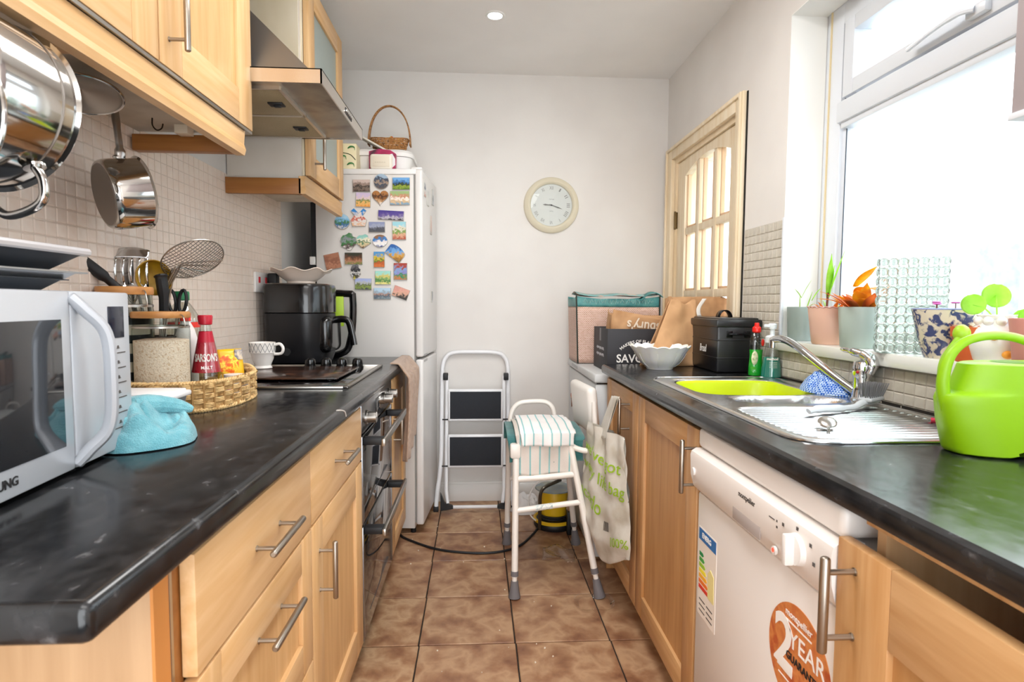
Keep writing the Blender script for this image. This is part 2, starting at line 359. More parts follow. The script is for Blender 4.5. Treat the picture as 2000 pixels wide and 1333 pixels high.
# wall mosaics: every tile that can be told apart is its own object
MT = [mat('cream_mosaic_%d' % i, c, .3, col2=d, sc=30, bump=.1, bs=40) for i, (c, d) in enumerate([('#F1E0D2', '#F4E6DA'), ('#EBD8C9', '#EFDFD2'), ('#F4E8DE', '#F0E2D6')])]
MG = mat('mosaic_grout', '#DFD1C4', .9)
MR = [mat('grey_mosaic_%d' % i, c, .35, col2=d, sc=25) for i, (c, d) in enumerate([('#CDC8BC', '#C3BDB0'), ('#D3CEC3', '#C8C2B5')])]
def mosaic(wallname, x, sgn, cells, mats, ident, limit=300):
    """cells: (y, z, w, h); the nearest `limit` become parts, the others one stuff part"""
    ys = [c for c in cells]
    pl = thing(ident, '', '', (x, min(c[0] for c in ys), min(c[1] for c in ys)), kind='structure')
    g = B(); ys_ = sorted(set(round(c[0], 4) for c in ys))
    cells = sorted(cells, key=lambda c: c[4]); near, far = cells[:limit], cells[limit:]
    t = B().bx(0, sgn * .0045, -.5, .5, -.5, .5); b = B().bx(0, .0045 * sgn, -.0152, .0152, -.0152, .0152, .0018, seg=1)
    first = ob('tile', b, mats[0], pl, local=True); meshes = [first.data]
    for k in mats[1:]: me = first.data.copy(); me.materials.clear(); me.materials.append(k); meshes.append(me)
    for i, c in enumerate(near):
        o = first if i == 0 else first.copy()
        if i: COL.objects.link(o)
        o.data = random.choice(meshes); o.parent = pl
        o.location = (.001 * sgn + random.uniform(0, .0005) * sgn, c[0] - pl.location.y, c[1] - pl.location.z); o.scale = (1, c[2] / .0304, c[3] / .0304); o.rotation_euler = (random.uniform(-.01, .01), 0, random.uniform(-.012, .012))
    if far:
        b = B()
        for c in far: b.bx(x + .001 * sgn, x + .0052 * sgn, c[0] - c[2] / 2, c[0] + c[2] / 2, c[1] - c[3] / 2, c[1] + c[3] / 2)
        ob('distant_tiles', b, mats[0], pl, smooth=False, kind='stuff')
    return pl
P_ = .0335
cells = []
for i in range(62):
    for j in range(22):
        y, z = .75 + P_ * (i + .5), .912 + P_ * (j + .5)
        hid = (y < 1.12) or (y < 1.45 and z < 1.19)
        cells.append((y, z, .0308, .0308, y + (50 if hid else 0)))
pl = mosaic('l', XL, 1, cells, MT, 'wall_left_tiling')
ob('grout_bed', B().bx(XL, XL + .0035, .75, .75 + 62 * P_, .905, .912 + 22 * P_), MG, pl)
cells = [(2.05 - .037 * (i + .5), 1.008 - .030 * (j + .5), .0345, .0272, -i * .001) for i in range(28) for j in range(4)]
cells += [(2.352 - .0335 * (i + .5), 1.482 - .0335 * (j + .5), .031, .031, 1) for i in range(9) for j in range(17)]
pr = mosaic('r', XR, -1, cells, MR, 'wall_right_tiling')
ob('grout_bed', B().bx(XR - .0035, XR, 1.01, 2.05, .89, 1.012).bx(XR - .0035, XR, 2.05, 2.352, .91, 1.482), mat('right_grout', '#BDB7AC', .9), pr)
ob('edge_trim', B().bx(XR - .008, XR + .002, 2.040, 2.0515, 1.05, 1.49, .002), UPVC, pr)
ob('joint_line', B().bx(XR - .006, XR, 1.01, 2.05, .908, .917), mat('joint_dark', '#25211C', .9), pr)  # dark line along the joint between tiles and worktop

# ---------------------------------------------------------------- fitted kitchen
def bar_handle(parent, p0, p1, wx, name='handle', r=.006, post=.018, bar_m=None):
    """straight bar from p0 to p1 held off the face plane x = wx by two posts"""
    p0, p1 = V(p0), V(p1); d = (p1 - p0).normalized(); L = (p1 - p0).length
    b = B(); n = 14
    b.tube([p0, p0 + d * .0015, p0 + d * .003, p1 - d * .003, p1 - d * .0015, p1], [r * .6, r * .9, r, r, r * .9, r * .6], n)
    for q in (p0 + d * L * .16, p1 - d * L * .16): b.cyl(q, (wx, q.y, q.z), r * .62, n=12); b.cyl((wx + (p0.x - wx) * .04, q.y, q.z), (wx, q.y, q.z), r * .85, n=12)
    return ob(name, b, bar_m or NICK, parent)
def slab(parent, x, s, y0, y1, z0, z1, m, name='drawer'):
    return ob(name, B().bx(x - s * .02, x, y0, y1, z0, z1, .0022), m, parent)
def shaker(parent, x, s, y0, y1, z0, z1, mats, w=.075, name='door', glass=None):
    """door: stiles with rails, recessed panel as sub-parts; outer face on plane x, thickness towards -s"""
    mv, mh, mp = mats
    g = .0004
    d = ob(name, B().bx(x - s * .015, x - s * .0095, y0 + w - .01, y1 - w + .01, z0 + w - .01, z1 - w + .01), glass or mp, parent, smooth=False)
    ob('stile', B().bx(x - s * .02, x, y0, y0 + w, z0, z1, .002), mv, d); ob('stile', B().bx(x - s * .02, x, y1 - w, y1, z0, z1, .002), mv, d)
    ob('rail', B().bx(x - s * .02, x - s * .0003, y0 + w + g, y1 - w - g, z0, z0 + w, .0015), mh, d)
    ob('rail', B().bx(x - s * .02, x - s * .0003, y0 + w + g, y1 - w - g, z1 - w, z1, .0015), mh, d)
    return d
LM = (WV, WH, WP); RM = (OV, OH, OP)
FX = -.36   # face plane of the left units
def carcass(parent, x0, x1, y0, y1, z0, z1, m=None, name='carcass'):
    t = .018; b = B().bx(x0, x1, y0, y0 + t, z0, z1).bx(x0, x1, y1 - t, y1, z0, z1).bx(x0, x1, y0 + t, y1 - t, z0, z0 + t)
    xb = x0 if abs(x0) > abs(x1) else x1 - .008
    b.bx(xb, xb + .008, y0 + t, y1 - t, z0 + t, z1).bx(min(x0, x1) + .01, max(x0, x1) - .01, y0 + t, y1 - t, z1 - t, z1)
    return ob(name, b, m or WE, parent, smooth=False)
# left: three-drawer unit at the near end
u = thing('drawer_unit', 'light beech base unit with three wide drawers at the near end of the left worktop', 'cabinet', (-.64, .98, 0))
carcass(u, -.93, -.383, .70, 1.246, .10, .868)
ob('end_panel', B().bx(-.93, -.385, .682, .70, 0, .869, .001), wood('end_panel_beech', '#C09A72', '#B08A62', 'z', .5), u)
ob('edge_lipping', B().bx(-.386, -.3815, .6825, .716, .1, .868), mat('orange_lipping', '#C98544', .5), u)
ob('edge_strip', B().bx(-.386, -.3805, .7165, .722, .1, .868), STEEL, u)
ob('front_lipping', B().bx(-.386, -.3815, .7225, .745, .1, .868), WB, u)
for i, (z0, z1) in enumerate([(.690, .853), (.397, .684), (.104, .391)]):
    if i == 0: d = slab(u, FX, 1, .738, 1.245, z0, z1, WH)
    else: d = shaker(u, FX, 1, .738, 1.245, z0, z1, LM, .068, name='drawer')
    zz = (.773, .617, .33)[i]
    bar_handle(d, (-.325, .915, zz), (-.325, 1.075, zz), FX)
struct('trim_1', B().bx(-.44, -.425, .70, 1.78, 0, .095).bx(-.44, -.425, 2.41, 2.86, 0, .095), WE)
# left: drawer over door
u = thing('base_cabinet', 'beech base cabinet with one small drawer above a door, beside the oven', 'cabinet', (-.64, 1.51, 0))
carcass(u, -.93, -.383, 1.250, 1.785, .10, .868)
d = slab(u, FX, 1, 1.250, 1.783, .690, .853, WH); bar_handle(d, (-.325, 1.437, .775), (-.325, 1.575, .775), FX)
d = shaker(u, FX, 1, 1.250, 1.783, .104, .684, LM, .085); bar_handle(d, (-.325, 1.305, .632), (-.325, 1.305, .497), FX)
# oven
OVB = mat('oven_black_glass', '#1B1D20', .05, spec=.9, coat=.6)
OVS = mat('oven_steel', '#8F9094', .22, 1)
u = thing('oven', 'built-under double oven with black glass doors and steel knobs below the hob', 'oven', (-.64, 2.09, 0))
carcass(u, -.92, -.385, 1.79, 2.40, .09, .862, BLKM)
ob('control_panel', B().bx(-.385, FX, 1.793, 2.397, .765, .857, .003), OVS, u)
ob('display', B().bx(FX, FX + .002, 2.04, 2.17, .785, .838, .001), OVB, u)
for y, z in ((1.86, .808), (2.205, .812), (2.32, .812)):
    k = ob('knob', B().cyl((FX, y, z), (FX + .006, y, z), .023, n=28).cyl((FX + .006, y, z), (FX + .034, y, z), .0185, .0175, n=28).bx(FX + .034, FX + .0355, y - .0015, y + .0015, z, z + .016), STEEL, u)
for z0, z1, nm in ((.478, .758, 'top'), (.10, .470, 'bottom')):
    d = ob('door', B().bx(-.385, FX, 1.793, 2.397, z0, z1, .003), OVB, u)
    for a_, c_ in ((1.793, 1.812), (2.378, 2.397)): ob('edge_trim', B().bx(-.384, FX + .001, a_, c_, z0, z1, .001), OVS, d)
    zh = z1 - .02
    h = B().bx(-.302, -.290, 1.80, 2.335, zh - .012, zh + .012, .003)
    ob('handle', h, STEEL, d)
    for a_ in (1.815, 2.285): ob('handle_bracket', B().bx(FX, -.302, a_, a_ + .035, zh - .011, zh + .011, .002), BLKM, d)
    ob('rack_print', B().bx(FX + .0002, FX + .0008, 1.90, 2.30, z0 + .05, z0 + .052), mat('dim_print', '#4A4F55', .3), d)
# left: narrow cabinet by the fridge
u = thing('base_cabinet', 'narrow beech base cabinet between the oven and the fridge, brown towel hung over it', 'cabinet', (-.64, 2.63, 0))
carcass(u, -.93, -.383, 2.405, 2.845, .10, .868)
d = shaker(u, FX, 1, 2.405, 2.843, .104, .853, LM, .075); bar_handle(d, (-.325, 2.46, .70), (-.325, 2.46, .57), FX)

# worktops
lw = B().bx(-.938, -.338, .508, 2.862, .870, .910, .011, seg=3)
wt = one('worktop', lw, LAM, 'dark slate-effect worktop running along the left wall under the microwave', 'worktop')
b = B().cyl((-.345, 1.60, .885), (-.334, 1.63, .875), .001, n=6)
ob('chip', B().tube(sm([(-.345, 1.42, .9108), (-.339, 1.45, .905), (-.3372, 1.47, .897), (-.3368, 1.48, .885)], 4), .0022, 6), mat('chip_white', '#B9B4AE', .6), wt)
# upper cabinets
UX = -.635
UZ = 1.652
def under(u, y0, y1, x1=-.66):
    ob('underside', B().bx(XL + .005, x1, y0 + .02, y1 - .02, UZ - .012, UZ + .006), mat('cabinet_underside', '#CFC6B8', .7, col2='#BDB2A2', sc=12), u, smooth=False)
def upper(y0, y1, label, doors, glass=None, near_side=None):
    u = thing('wall_cabinet', label, 'cabinet', (-.79, (y0 + y1) / 2, UZ))
    carcass(u, XL + .002, -.657, y0, y1, UZ, 2.38, WE if not near_side else near_side)
    under(u, y0, y1)
    for (a, b_, hy) in doors:
        d = shaker(u, UX, 1, a, b_, UZ, 2.378, LM, .088 if not glass else .082, glass=glass)
        bar_handle(d, (-.598, hy, UZ + .035), (-.598, hy, UZ + .185), UX, r=.0062)
    return u
u = upper(.45, 1.70, 'beech wall cabinet with two doors above the hanging pans on the left', [(.75, 1.222, .79), (1.227, 1.70, 1.262)])
ob('door_gap_strip', B().bx(-.66, -.637, .5, 1.70, UZ - .0085, UZ - .0015), STEEL, u)
pel = B().prism([(-.668, UZ - .075), (-.645, UZ - .075), (-.641, UZ - .06), (-.646, UZ - .045), (-.643, UZ - .010), (-.668, UZ - .010)], 'y', .45, 1.665)
ob('light_rail', pel, WH, u, ang=.3)
ob('end_batten', B().bx(XL + .012, -.668, 1.635, 1.665, UZ - .073, UZ - .030, .002), WB, u)
ob('end_batten', B().bx(XL + .012, -.668, 1.10, 1.13, UZ - .030, UZ - .012, .002), WE, u)
ob('fixing_block', B().bx(-.80, -.765, 1.60, 1.635, UZ - .036, UZ - .012, .002), mat('cream_plastic', '#E9DDC8', .5), u)
FG = mat('frosted_glass', '#B4BFB8', .35, col2='#AEBBB6', sc=6, trans=.25)
SIDE = mat('cabinet_side_laminate', '#DDD2BB', .5, col2=['#D6C9AE', '#CDBE9F'], sc=2.4, st=(3, 3, 1), lo=.3, hi=.75)
u = upper(2.262, 2.80, 'beech wall cabinet with frosted glass door beyond the cooker hood', [(2.262, 2.80, 2.325)], FG, SIDE)
ob('light_rail', B().prism([(-.668, UZ - .075), (-.645, UZ - .075), (-.641, UZ - .06), (-.646, UZ - .045), (-.643, UZ - .010), (-.668, UZ - .010)], 'y', 2.222, 2.80), WH, u, ang=.3)
ob('side_rail', B().bx(XL + .006, -.66, 2.222, 2.244, UZ - .076, UZ - .018, .0015), WB, u)
ob('side_panel', B().bx(XL + .004, -.664, 2.246, 2.262, UZ - .018, 2.38), mat('side_white', '#D9D2C8', .6, col2='#CFC6BA', sc=5), u, smooth=False)
ob('side_upper', B().bx(XL + .004, -.668, 2.2435, 2.246, 1.84, 2.38), SIDE, u, smooth=False)
ob('puck_light', B().cyl((-.80, 2.42, UZ - .02), (-.80, 2.42, UZ - .012), .03, n=24), STEEL, u)
# cooker hood
h = thing('cooker_hood', 'stainless steel pyramid cooker hood hung between the beech wall cabinets', 'hood', (-.7, 1.97, 1.787))
HX, HY0, HY1, HZ0, HZ1 = -.440, 1.69, 2.262, 1.787, 1.827
can = B()
top = [(XL, HY0 + .02, HZ1), (-.475, HY0 + .02, HZ1), (-.475, HY1 - .02, HZ1), (XL, HY1 - .02, HZ1)]
top2 = [(XL, 1.85, 2.16), (-.80, 1.85, 2.16), (-.80, 2.10, 2.16), (XL, 2.10, 2.16)]
can.add(top + top2, [(0, 1, 5, 4), (1, 2, 6, 5), (2, 3, 7, 6), (0, 4, 7, 3), (4, 5, 6, 7)])
ob('canopy', can, mat('hood_grey', '#8C8C8C', .38, .9), h, smooth=False)
ob('chimney', B().bx(XL + .001, -.80, 1.85, 2.10, 2.15, ZC - .002), mat('hood_grey', '#8C8C8C'), h, smooth=False)
lip = B().bx(XL + .002, HX, HY0, HY0 + .004, HZ0, HZ1).bx(HX - .004, HX, HY0, HY1, HZ0, HZ1).bx(XL + .002, HX, HY1 - .004, HY1, HZ0, HZ1).bx(XL + .002, HX, HY0, HY1, HZ1 - .003, HZ1)
ob('rim_band', lip, mat('hood_band', '#D6CFC6', .22, 1), h, smooth=False)
ob('underside', B().bx(XL + .004, HX - .004, HY0 + .004, HY1 - .004, HZ0 + .004, HZ0 + .008), mat('hood_steel', ''), h, smooth=False)
FM = mat('filter_mesh', '#B7A98A', .5, .35, col2='#A39473', sc=4, bump=.6, bs=260)
for i in range(2):
    a = HY0 + .045 + i * .245
    fp = ob('filter', B().bx(-.90, -.575, a, a + .238, HZ0 - .004, HZ0 + .004, .002), FM, h)
    ob('filter_frame', B().bx(-.905, -.57, a - .004, a + .003, HZ0 - .006, HZ0 + .004).bx(-.905, -.57, a + .235, a + .242, HZ0 - .006, HZ0 + .004).bx(-.576, -.566, a, a + .24, HZ0 - .006, HZ0 + .004).bx(-.905, -.898, a, a + .24, HZ0 - .006, HZ0 + .004), mat('filter_edge', '#CFC7BB', .3, .9), fp)
    ob('latch', B().bx(-.645, -.60, a + .11, a + .145, HZ0 - .009, HZ0 - .003, .002).bx(-.63, -.61, a + .122, a + .135, HZ0 - .014, HZ0 - .008, .001), BLKM, fp)
ob('button_panel', B().bx(HX, HX + .0015, 1.98, 2.07, HZ0 + .010, HZ0 + .030), BLKM, h)
for k in range(5): ob('button', B().cyl((HX, 1.987 + k * .018, HZ0 + .02), (HX + .005, 1.987 + k * .018, HZ0 + .02), .006, n=12), CHROME, h)

# right units
GX = .56
u = thing('base_cabinet', 'oak corner base cabinet at the far end of the right worktop holding the carrier bag', 'cabinet', (.83, 2.22, 0))
carcass(u, .583, 1.09, 1.985, 2.475, .10, .868)
ob('end_panel', B().bx(.57, 1.09, 2.475, 2.493, 0, .869, .001), OV, u)
d = shaker(u, GX, -1, 1.985, 2.475, .09, .855, RM, .075); bar_handle(d, (.522, 2.10, .825), (.522, 2.10, .69), GX)
u = thing('base_cabinet', 'oak base cabinet under the sink between carrier bag and dishwasher', 'cabinet', (.83, 1.7, 0))
carcass(u, .583, 1.09, 1.43, 1.98, .10, .80)
d = shaker(u, GX, -1, 1.43, 1.98, .09, .855, RM, .078); bar_handle(d, (.522, 1.436, .828), (.522, 1.436, .688), GX, r=.0062)
u = thing('base_cabinet', 'oak base cabinet in the right foreground nearer than the dishwasher', 'cabinet', (.83, .5, 0))
carcass(u, .583, 1.09, .22, .793, .10, .868)
d = shaker(u, .545, -1, .20, .826, .09, .826, RM, .112); bar_handle(d, (.500, .785, .812), (.500, .785, .668), .545, r=.007)
struct('trim_2', B().bx(.62, .635, .2, .80, 0, .085).bx(.62, .635, 1.43, 2.48, 0, .085), OV)
SK = (.612, 1.072, 1.052, 2.040)
rw = B()
cz = (.87, .91)
for a in ((.540, 1.098, .10, 1.09), (.540, .64, 1.09, 2.0), (1.05, 1.098, 1.09, 2.0), (.540, 1.098, 2.0, 2.505)): pass
prof = [(.552, .870), (.543, .874), (.540, .882), (.540, .898), (.543, .906), (.552, .910)]
rw.prism(prof + [(.64, .910), (.64, .870)], 'y', .10, 2.505)
rw.bx(.64, 1.098, .10, 1.095, *cz).bx(1.045, 1.098, 1.095, 1.99, *cz).bx(.64, 1.098, 1.99, 2.505, *cz)
wr2 = one('worktop', rw, LAM, 'dark slate-effect worktop along the right wall around the steel sink', 'worktop', ang=.4)
ob('worktop_edge_batten', B().bx(.556, .562, .1, .78, .862, .869), OV, wr2)

# dishwasher
dw = thing('dishwasher', 'white freestanding dishwasher under the right worktop with orange guarantee sticker', 'dishwasher', (.83, 1.11, 0))
DC = mat('dishwasher_white', '#EDE8E4', .3, coat=.25)
ob('body', B().bx(.59, 1.08, .83, 1.418, .02, .80, .004), DC, dw)
ob('top_lid', B().bx(.556, 1.04, .832, 1.418, .815, .866, .012, seg=3), DC, dw)
dd = ob('door', B().bx(.560, .592, .830, 1.418, .105, .700, .006), DC, dw)
cp = B().prism([(.590, .812), (.552, .812), (.541, .805), (.538, .795), (.540, .745), (.548, .715), (.560, .703), (.590, .700)], 'y', .830, 1.42)
cp = ob('control_panel', cp, DC, dw, ang=.7)
ob('handle_recess', B().bx(.5395, .5415, 1.055, 1.175, .722, .748, .001), mat('recess_grey', '#AFA6A2', .6), cp)
ob('control_knob', B().cyl((.545, .925, .762), (.530, .925, .762), .028, .026, n=32).bx(.514, .532, .918, .932, .735, .789, .004), APPW, cp)
ob('power_button', B().cyl((.542, 1.397, .757), (.535, 1.397, .757), .010, n=20), APPW, cp)
ob('indicator_button', B().cyl((.541, .998, .728), (.536, .998, .728), .008, n=20), APPW, cp)
ob('indicator_light', B().cyl((.536, .998, .729), (.5355, .998, .729), .004, n=12), mat('red_led', '#FF3B28', .4, emis=2.5), cp)
INK = mat('grey_ink', '#55504E', .6); DINK = mat('dark_ink', '#1E1C1E', .6); WINK = mat('white_ink', '#F5F2EE', .6)
txt('lettering', 'montpellier', .016, DINK, text_on((.5385, 1.112, .785), (0, -1, 0), (0, 0, 1)), cp, bold=True, fit=.072)
for i, (y, z) in enumerate(((.97, .787), (.925, .797), (.885, .785), (.875, .758))): ob('programme_mark', B().bx(.5375, .5385, y - .003, y + .003, z - .003, z + .003), INK, cp)
ob('programme_mark', B().bx(.538, .539, .99, .994, .772, .776).bx(.538, .539, .99, .994, .783, .787).bx(.538, .539, 1.0, 1.02, .783, .785), INK, cp)
# energy label on the door
SX = .5592
el = ob('energy_label', B().bx(SX, .5602, 1.295, 1.402, .392, .617), mat('label_paper', '#EDE6DE', .5), dd, smooth=False)
for i, c in enumerate(('#1F8A4C', '#48A54A', '#9CC63C', '#F1E13A', '#F3B32C', '#EC7B2B', '#DC3A2B')):
    ob('energy_bar', B().prism([(1.395, .555 - i * .014), (1.375 - i * .006, .555 - i * .014), (1.368 - i * .006, .550 - i * .014), (1.375 - i * .006, .545 - i * .014), (1.395, .545 - i * .014)], 'x', SX - .0006, SX), mat('energy_%d' % i, c, .5), el, smooth=False)
ob('label_header', B().bx(SX - .0006, SX, 1.297, 1.40, .585, .614), mat('header_blue', '#2F6FB0', .5), el, smooth=False)
ob('grade_box', B().prism([(1.34, .52), (1.325, .535), (1.305, .525), (1.303, .46), (1.338, .46)], 'x', SX - .001, SX), mat('label_yellow', '#EBDF9A', .5), el, smooth=False)
for k in range(6): ob('label_print', B().bx(SX - .0005, SX, 1.31 + (k % 2) * .045, 1.345 + (k % 2) * .045, .405 + (k // 2) * .014, .408 + (k // 2) * .014), INK, el, smooth=False)
txt('lettering', 'ENERG', .018, WINK, text_on((SX - .0008, 1.352, .600), (0, -1, 0), (0, 0, 1)), el, bold=True)
# guarantee sticker: orange disc
SO = mat('sticker_orange', '#C9713C', .45, col2=['#D98A4C', '#B8562C'], sc=30)
cy_, cz_ = .945, .548
st_ = ob('guarantee_sticker', B().cyl((SX + .001, cy_, cz_), (SX - .0004, cy_, cz_), .098, n=64), SO, dd, smooth=False)
L_ = lambda y, z: text_on((SX - .0012, y, z), (0, -1, 0), (0, 0, 1))
txt('lettering', 'montpellier', .018, WINK, L_(.945, .622), st_)
ob('sticker_line', B().bx(SX - .001, SX, .905, .985, .606, .609), WINK, st_, smooth=False)
txt('lettering', '2', .135, WINK, L_(.990, .556), st_, bold=True)
txt('lettering', 'YEAR', .046, WINK, L_(.918, .578), st_)
txt('lettering', 'GUARANTEE', .020, DINK, L_(.926, .545), st_, bold=True, fit=.108)
ob('sticker_line', B().bx(SX - .001, SX, .96, 1.01, .508, .513).bx(SX - .001, SX, .955, 1.005, .495, .4975), WINK, st_, smooth=False)

# sink: one pressed sheet with two bowls and a ribbed drainer
def sq(x, y, cx, cy, a, b, n=4.5): return (abs((x - cx) / a) ** n + abs((y - cy) / b) ** n) ** (1 / n)
def sst(t): t = max(0, min(1, t)); return t * t * (3 - 2 * t)
def sinkz(x, y):
    z = .9135
    e = sq(x, y, .842, 1.546, .230, .494, 12)
    z -= .004 * sst((e - .955) / .045) - .001
    q = sq(x, y, .845, 1.805, .185, .175)
    z -= .15 * sst((1 - q) / .12) + .004 * sst((1.1 - q) / .1)
    q = sq(x, y, .865, 1.545, .160, .068, 2.4)
    z -= .085 * sst((1 - q) / .22) + .003 * sst((1.12 - q) / .1)
    if y < 1.445:
        k = sst((.945 - sq(x, y, .842, 1.255, .215, .19, 7)) / .05)
        z -= k * (.004 + .0030 * math.sin(y * 2 * PI / .0235))
    return z
SA, SBB = 116, 248
def sfn(u, v):
    x, y = SK[0] + u * (SK[1] - SK[0]), SK[2] + v * (SK[3] - SK[2])
    cx, cy = (SK[0] + SK[1]) / 2, (SK[2] + SK[3]) / 2; r = .075; hx_, hy_ = .230, .494
    dx, dy = abs(x - cx), abs(y - cy)          # pull the corners in to a round
    ex, ey = dx - (hx_ - r), dy - (hy_ - r)
    if ex > 0 and ey > 0:
        m_ = max(ex, ey); l = math.hypot(ex, ey); k = m_ / l
        x = cx + math.copysign(hx_ - r + ex * k, x - cx); y = cy + math.copysign(hy_ - r + ey * k, y - cy)
    return (x, y, sinkz(x, y))
sb = B().grid(sfn, SA, SBB)
sink = thing('sink', 'stainless steel inset sink with bowl, half bowl and ribbed drainer', 'sink', (.842, 1.546, .91))
ob('sink_sheet', sb, SSINK, sink, ang=1.2)
edge = [(sfn(i / 40, 0)) for i in range(41)] + [sfn(1, i / 60) for i in range(1, 61)] + [sfn(1 - i / 40, 1) for i in range(1, 41)] + [sfn(0, 1 - i / 60) for i in range(1, 60)]
ob('rolled_rim', B().tube([(p[0], p[1], .9115) for p in edge], .0035, 8, closed=True), mat('rim_steel', '#C5C7C9', .16, 1), sink)
ob('waste', B().cyl((.865, 1.545, .826), (.865, 1.545, .831), .03, n=24), CHROME, sink)
# tap
tp = thing('mixer_tap', 'chrome lever mixer tap with a long swan spout on the sink', 'tap', (1.045, 1.525, .912))
ob('body', B().lathe([(.029, 0), (.029, .006), (.025, .010), (.0225, .03), (.022, .062), (.024, .068), (.0255, .072), (.0255, .098), (.023, .108), (.0001, .114)], 32, T(1.058, 1.53, .912)), CHROME, tp)
ob('lever', B().tube(sm([(1.064, 1.508, .995), (1.066, 1.50, 1.018), (1.060, 1.52, 1.036), (1.045, 1.555, 1.046), (1.035, 1.59, 1.050)], 6), [.018] * 5 + [.023] * 5 + [.021] * 4 + [.015] * 5 + [.010] * 4 + [.007] * 2, 14, flat=.75), CHROME, tp)
ob('hot_cold_mark', B().sph((1.036, 1.518, .992), .0045), mat('red_mark', '#B3272B', .4), tp)
ob('spout', B().tube(sm([(1.052, 1.54, .932), (1.038, 1.60, .960), (1.022, 1.68, 1.000), (1.007, 1.76, 1.040), (.996, 1.82, 1.061), (.988, 1.865, 1.062), (.985, 1.885, 1.054)], 6), [.0125] * 37, 14), CHROME, tp)
ob('aerator', B().cyl((.985, 1.880, 1.058), (.985, 1.880, 1.032), .0135, .0125, n=20), CHROME, tp)

# fridge freezer
FRI = T(-.275, 2.885, 0) @ Rz(math.radians(-4.6))
def fr(name, b, m, parent, **k):
    q = B(); q.v = [tuple(FRI @ V(v)) for v in b.v]; q.f = b.f; return ob(name, q, m, parent, **k)
fg = thing('fridge_freezer', 'tall white fridge freezer covered in souvenir magnets, wrapped towel to its left', 'fridge', (-.54, 3.12, 0))
fg['label'] = 'tall white fridge freezer with souvenir magnets standing at the far left'
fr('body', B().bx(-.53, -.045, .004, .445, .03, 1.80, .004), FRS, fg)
fr('top_cover', B().bx(-.535, -.03, 0, .448, 1.80, 1.828, .006), FRW, fg)
fr('door', B().bx(-.038, 0, 0, .448, .905, 1.826, .010, seg=3), FRW, fg)
fr('door', B().bx(-.038, 0, 0, .448, .05, .893, .010, seg=3), FRW, fg)
fr('door_seal', B().bx(-.046, -.037, .008, .48, .06, 1.80), mat('seal_grey', '#8C8B88', .8), fg)
hz = fr('hinge_cover', B().bx(-.06, -.004, .01, .06, 1.826, 1.838, .004), FRW, fg)
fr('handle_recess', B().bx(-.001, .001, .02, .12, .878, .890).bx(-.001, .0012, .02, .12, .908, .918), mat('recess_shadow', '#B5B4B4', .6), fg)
fr('foot', B().cyl((-.06, .04, 0), (-.06, .04, .035), .014, n=14).cyl((-.06, .44, 0), (-.06, .44, .035), .014, n=14).cyl((-.5, .04, 0), (-.5, .04, .035), .014, n=14).cyl((-.5, .44, 0), (-.5, .44, .035), .014, n=14), BLKM, fg)
co = B()
for k in range(26): co.tube(sm([(-.545, .03, .3 + k * .055), (-.548, .25, .3 + k * .055), (-.545, .43, .3 + k * .055)], 3), .003, 6)
for k in range(2): co.tube([(-.545, .03 + k * .40, .28), (-.545, .03 + k * .40, 1.70)], .003, 6)
co.bx(-.56, -.531, .02, .435, .05, 1.72)
fr('condenser', co, BLKM, fg)
fr('cable_clip', B().bx(-.562, -.535, .002, .02, 1.36, 1.40, .002), APPW, fg)

# ---------------------------------------------------------------- on the left worktop
Z = .911
# microwave
MW = FR((-.626, 1.077, Z + .008), (.996, .087, 0), (-.087, .996, 0))
MWM = mat('microwave_white', '#C6CAD0', .3, .15, coat=.2)
mwv = thing('microwave', 'silver-white microwave with a bowed handle at the near end of the left worktop', 'microwave', tuple(MW @ V((-.16, -.24, 0))))
def loc(M, b): b.v = [tuple(M @ V(v)) for v in b.v]; return b
ob('body', loc(MW, B().bx(-.31, -.022, -.485, -.004, .0, .268, .006)), MWM, mwv)
dm = ob('door', loc(MW, B().bx(-.022, 0, -.487, -.174, .0, .27, .004)), MWM, mwv)
ob('door_window', loc(MW, B().bx(0, .0012, -.455, -.198, .040, .228, .0005)), mat('microwave_glass', '#24262A', .06, spec=.8), dm)
ob('control_panel', loc(MW, B().bx(-.022, 0, -.172, 0, .0, .27, .004)), MWM, mwv)
hp_ = sm([(-.004, -.168, .262), (.012, -.160, .242), (.034, -.146, .205), (.038, -.144, .135), (.034, -.146, .060), (.012, -.160, .026), (-.004, -.168, .006)], 7)
ob('handle', loc(MW, B().tube(hp_, [.008] + [.0095] * (len(hp_) - 2) + [.008], 10, flat=1.25)), mat('handle_silver', '#BDC1C8', .28, .3), mwv)
ob('display', loc(MW, B().bx(0, .001, -.072, -.022, .192, .246, .0004)), mat('display_dark', '#1C2233', .15), mwv)
for k in range(6):
    ob('button', loc(MW, B().bx(0, .0008, -.066, -.020, .165 - k * .026, .1668 - k * .026)), INK, mwv, smooth=False)
    ob('button_icon', loc(MW, B().cyl((0, -.043, .176 - k * .026), (.0008, -.043, .176 - k * .026), .003, n=8).bx(0, .0008, -.048, -.038, .1735 - k * .026, .1745 - k * .026)), INK, mwv, smooth=False)
txt('lettering', 'SAMSUNG', .017, DINK, MW @ FR((.0008, -.340, .021), (0, 1, 0), (0, 0, 1)), dm, bold=True, fit=.078)
for sx_ in (-.29, -.05):
    for sy_ in (-.46, -.03): ob('foot', loc(MW, B().cyl((sx_, sy_, -.008), (sx_, sy_, .001), .012, n=12)), BLKM, mwv)
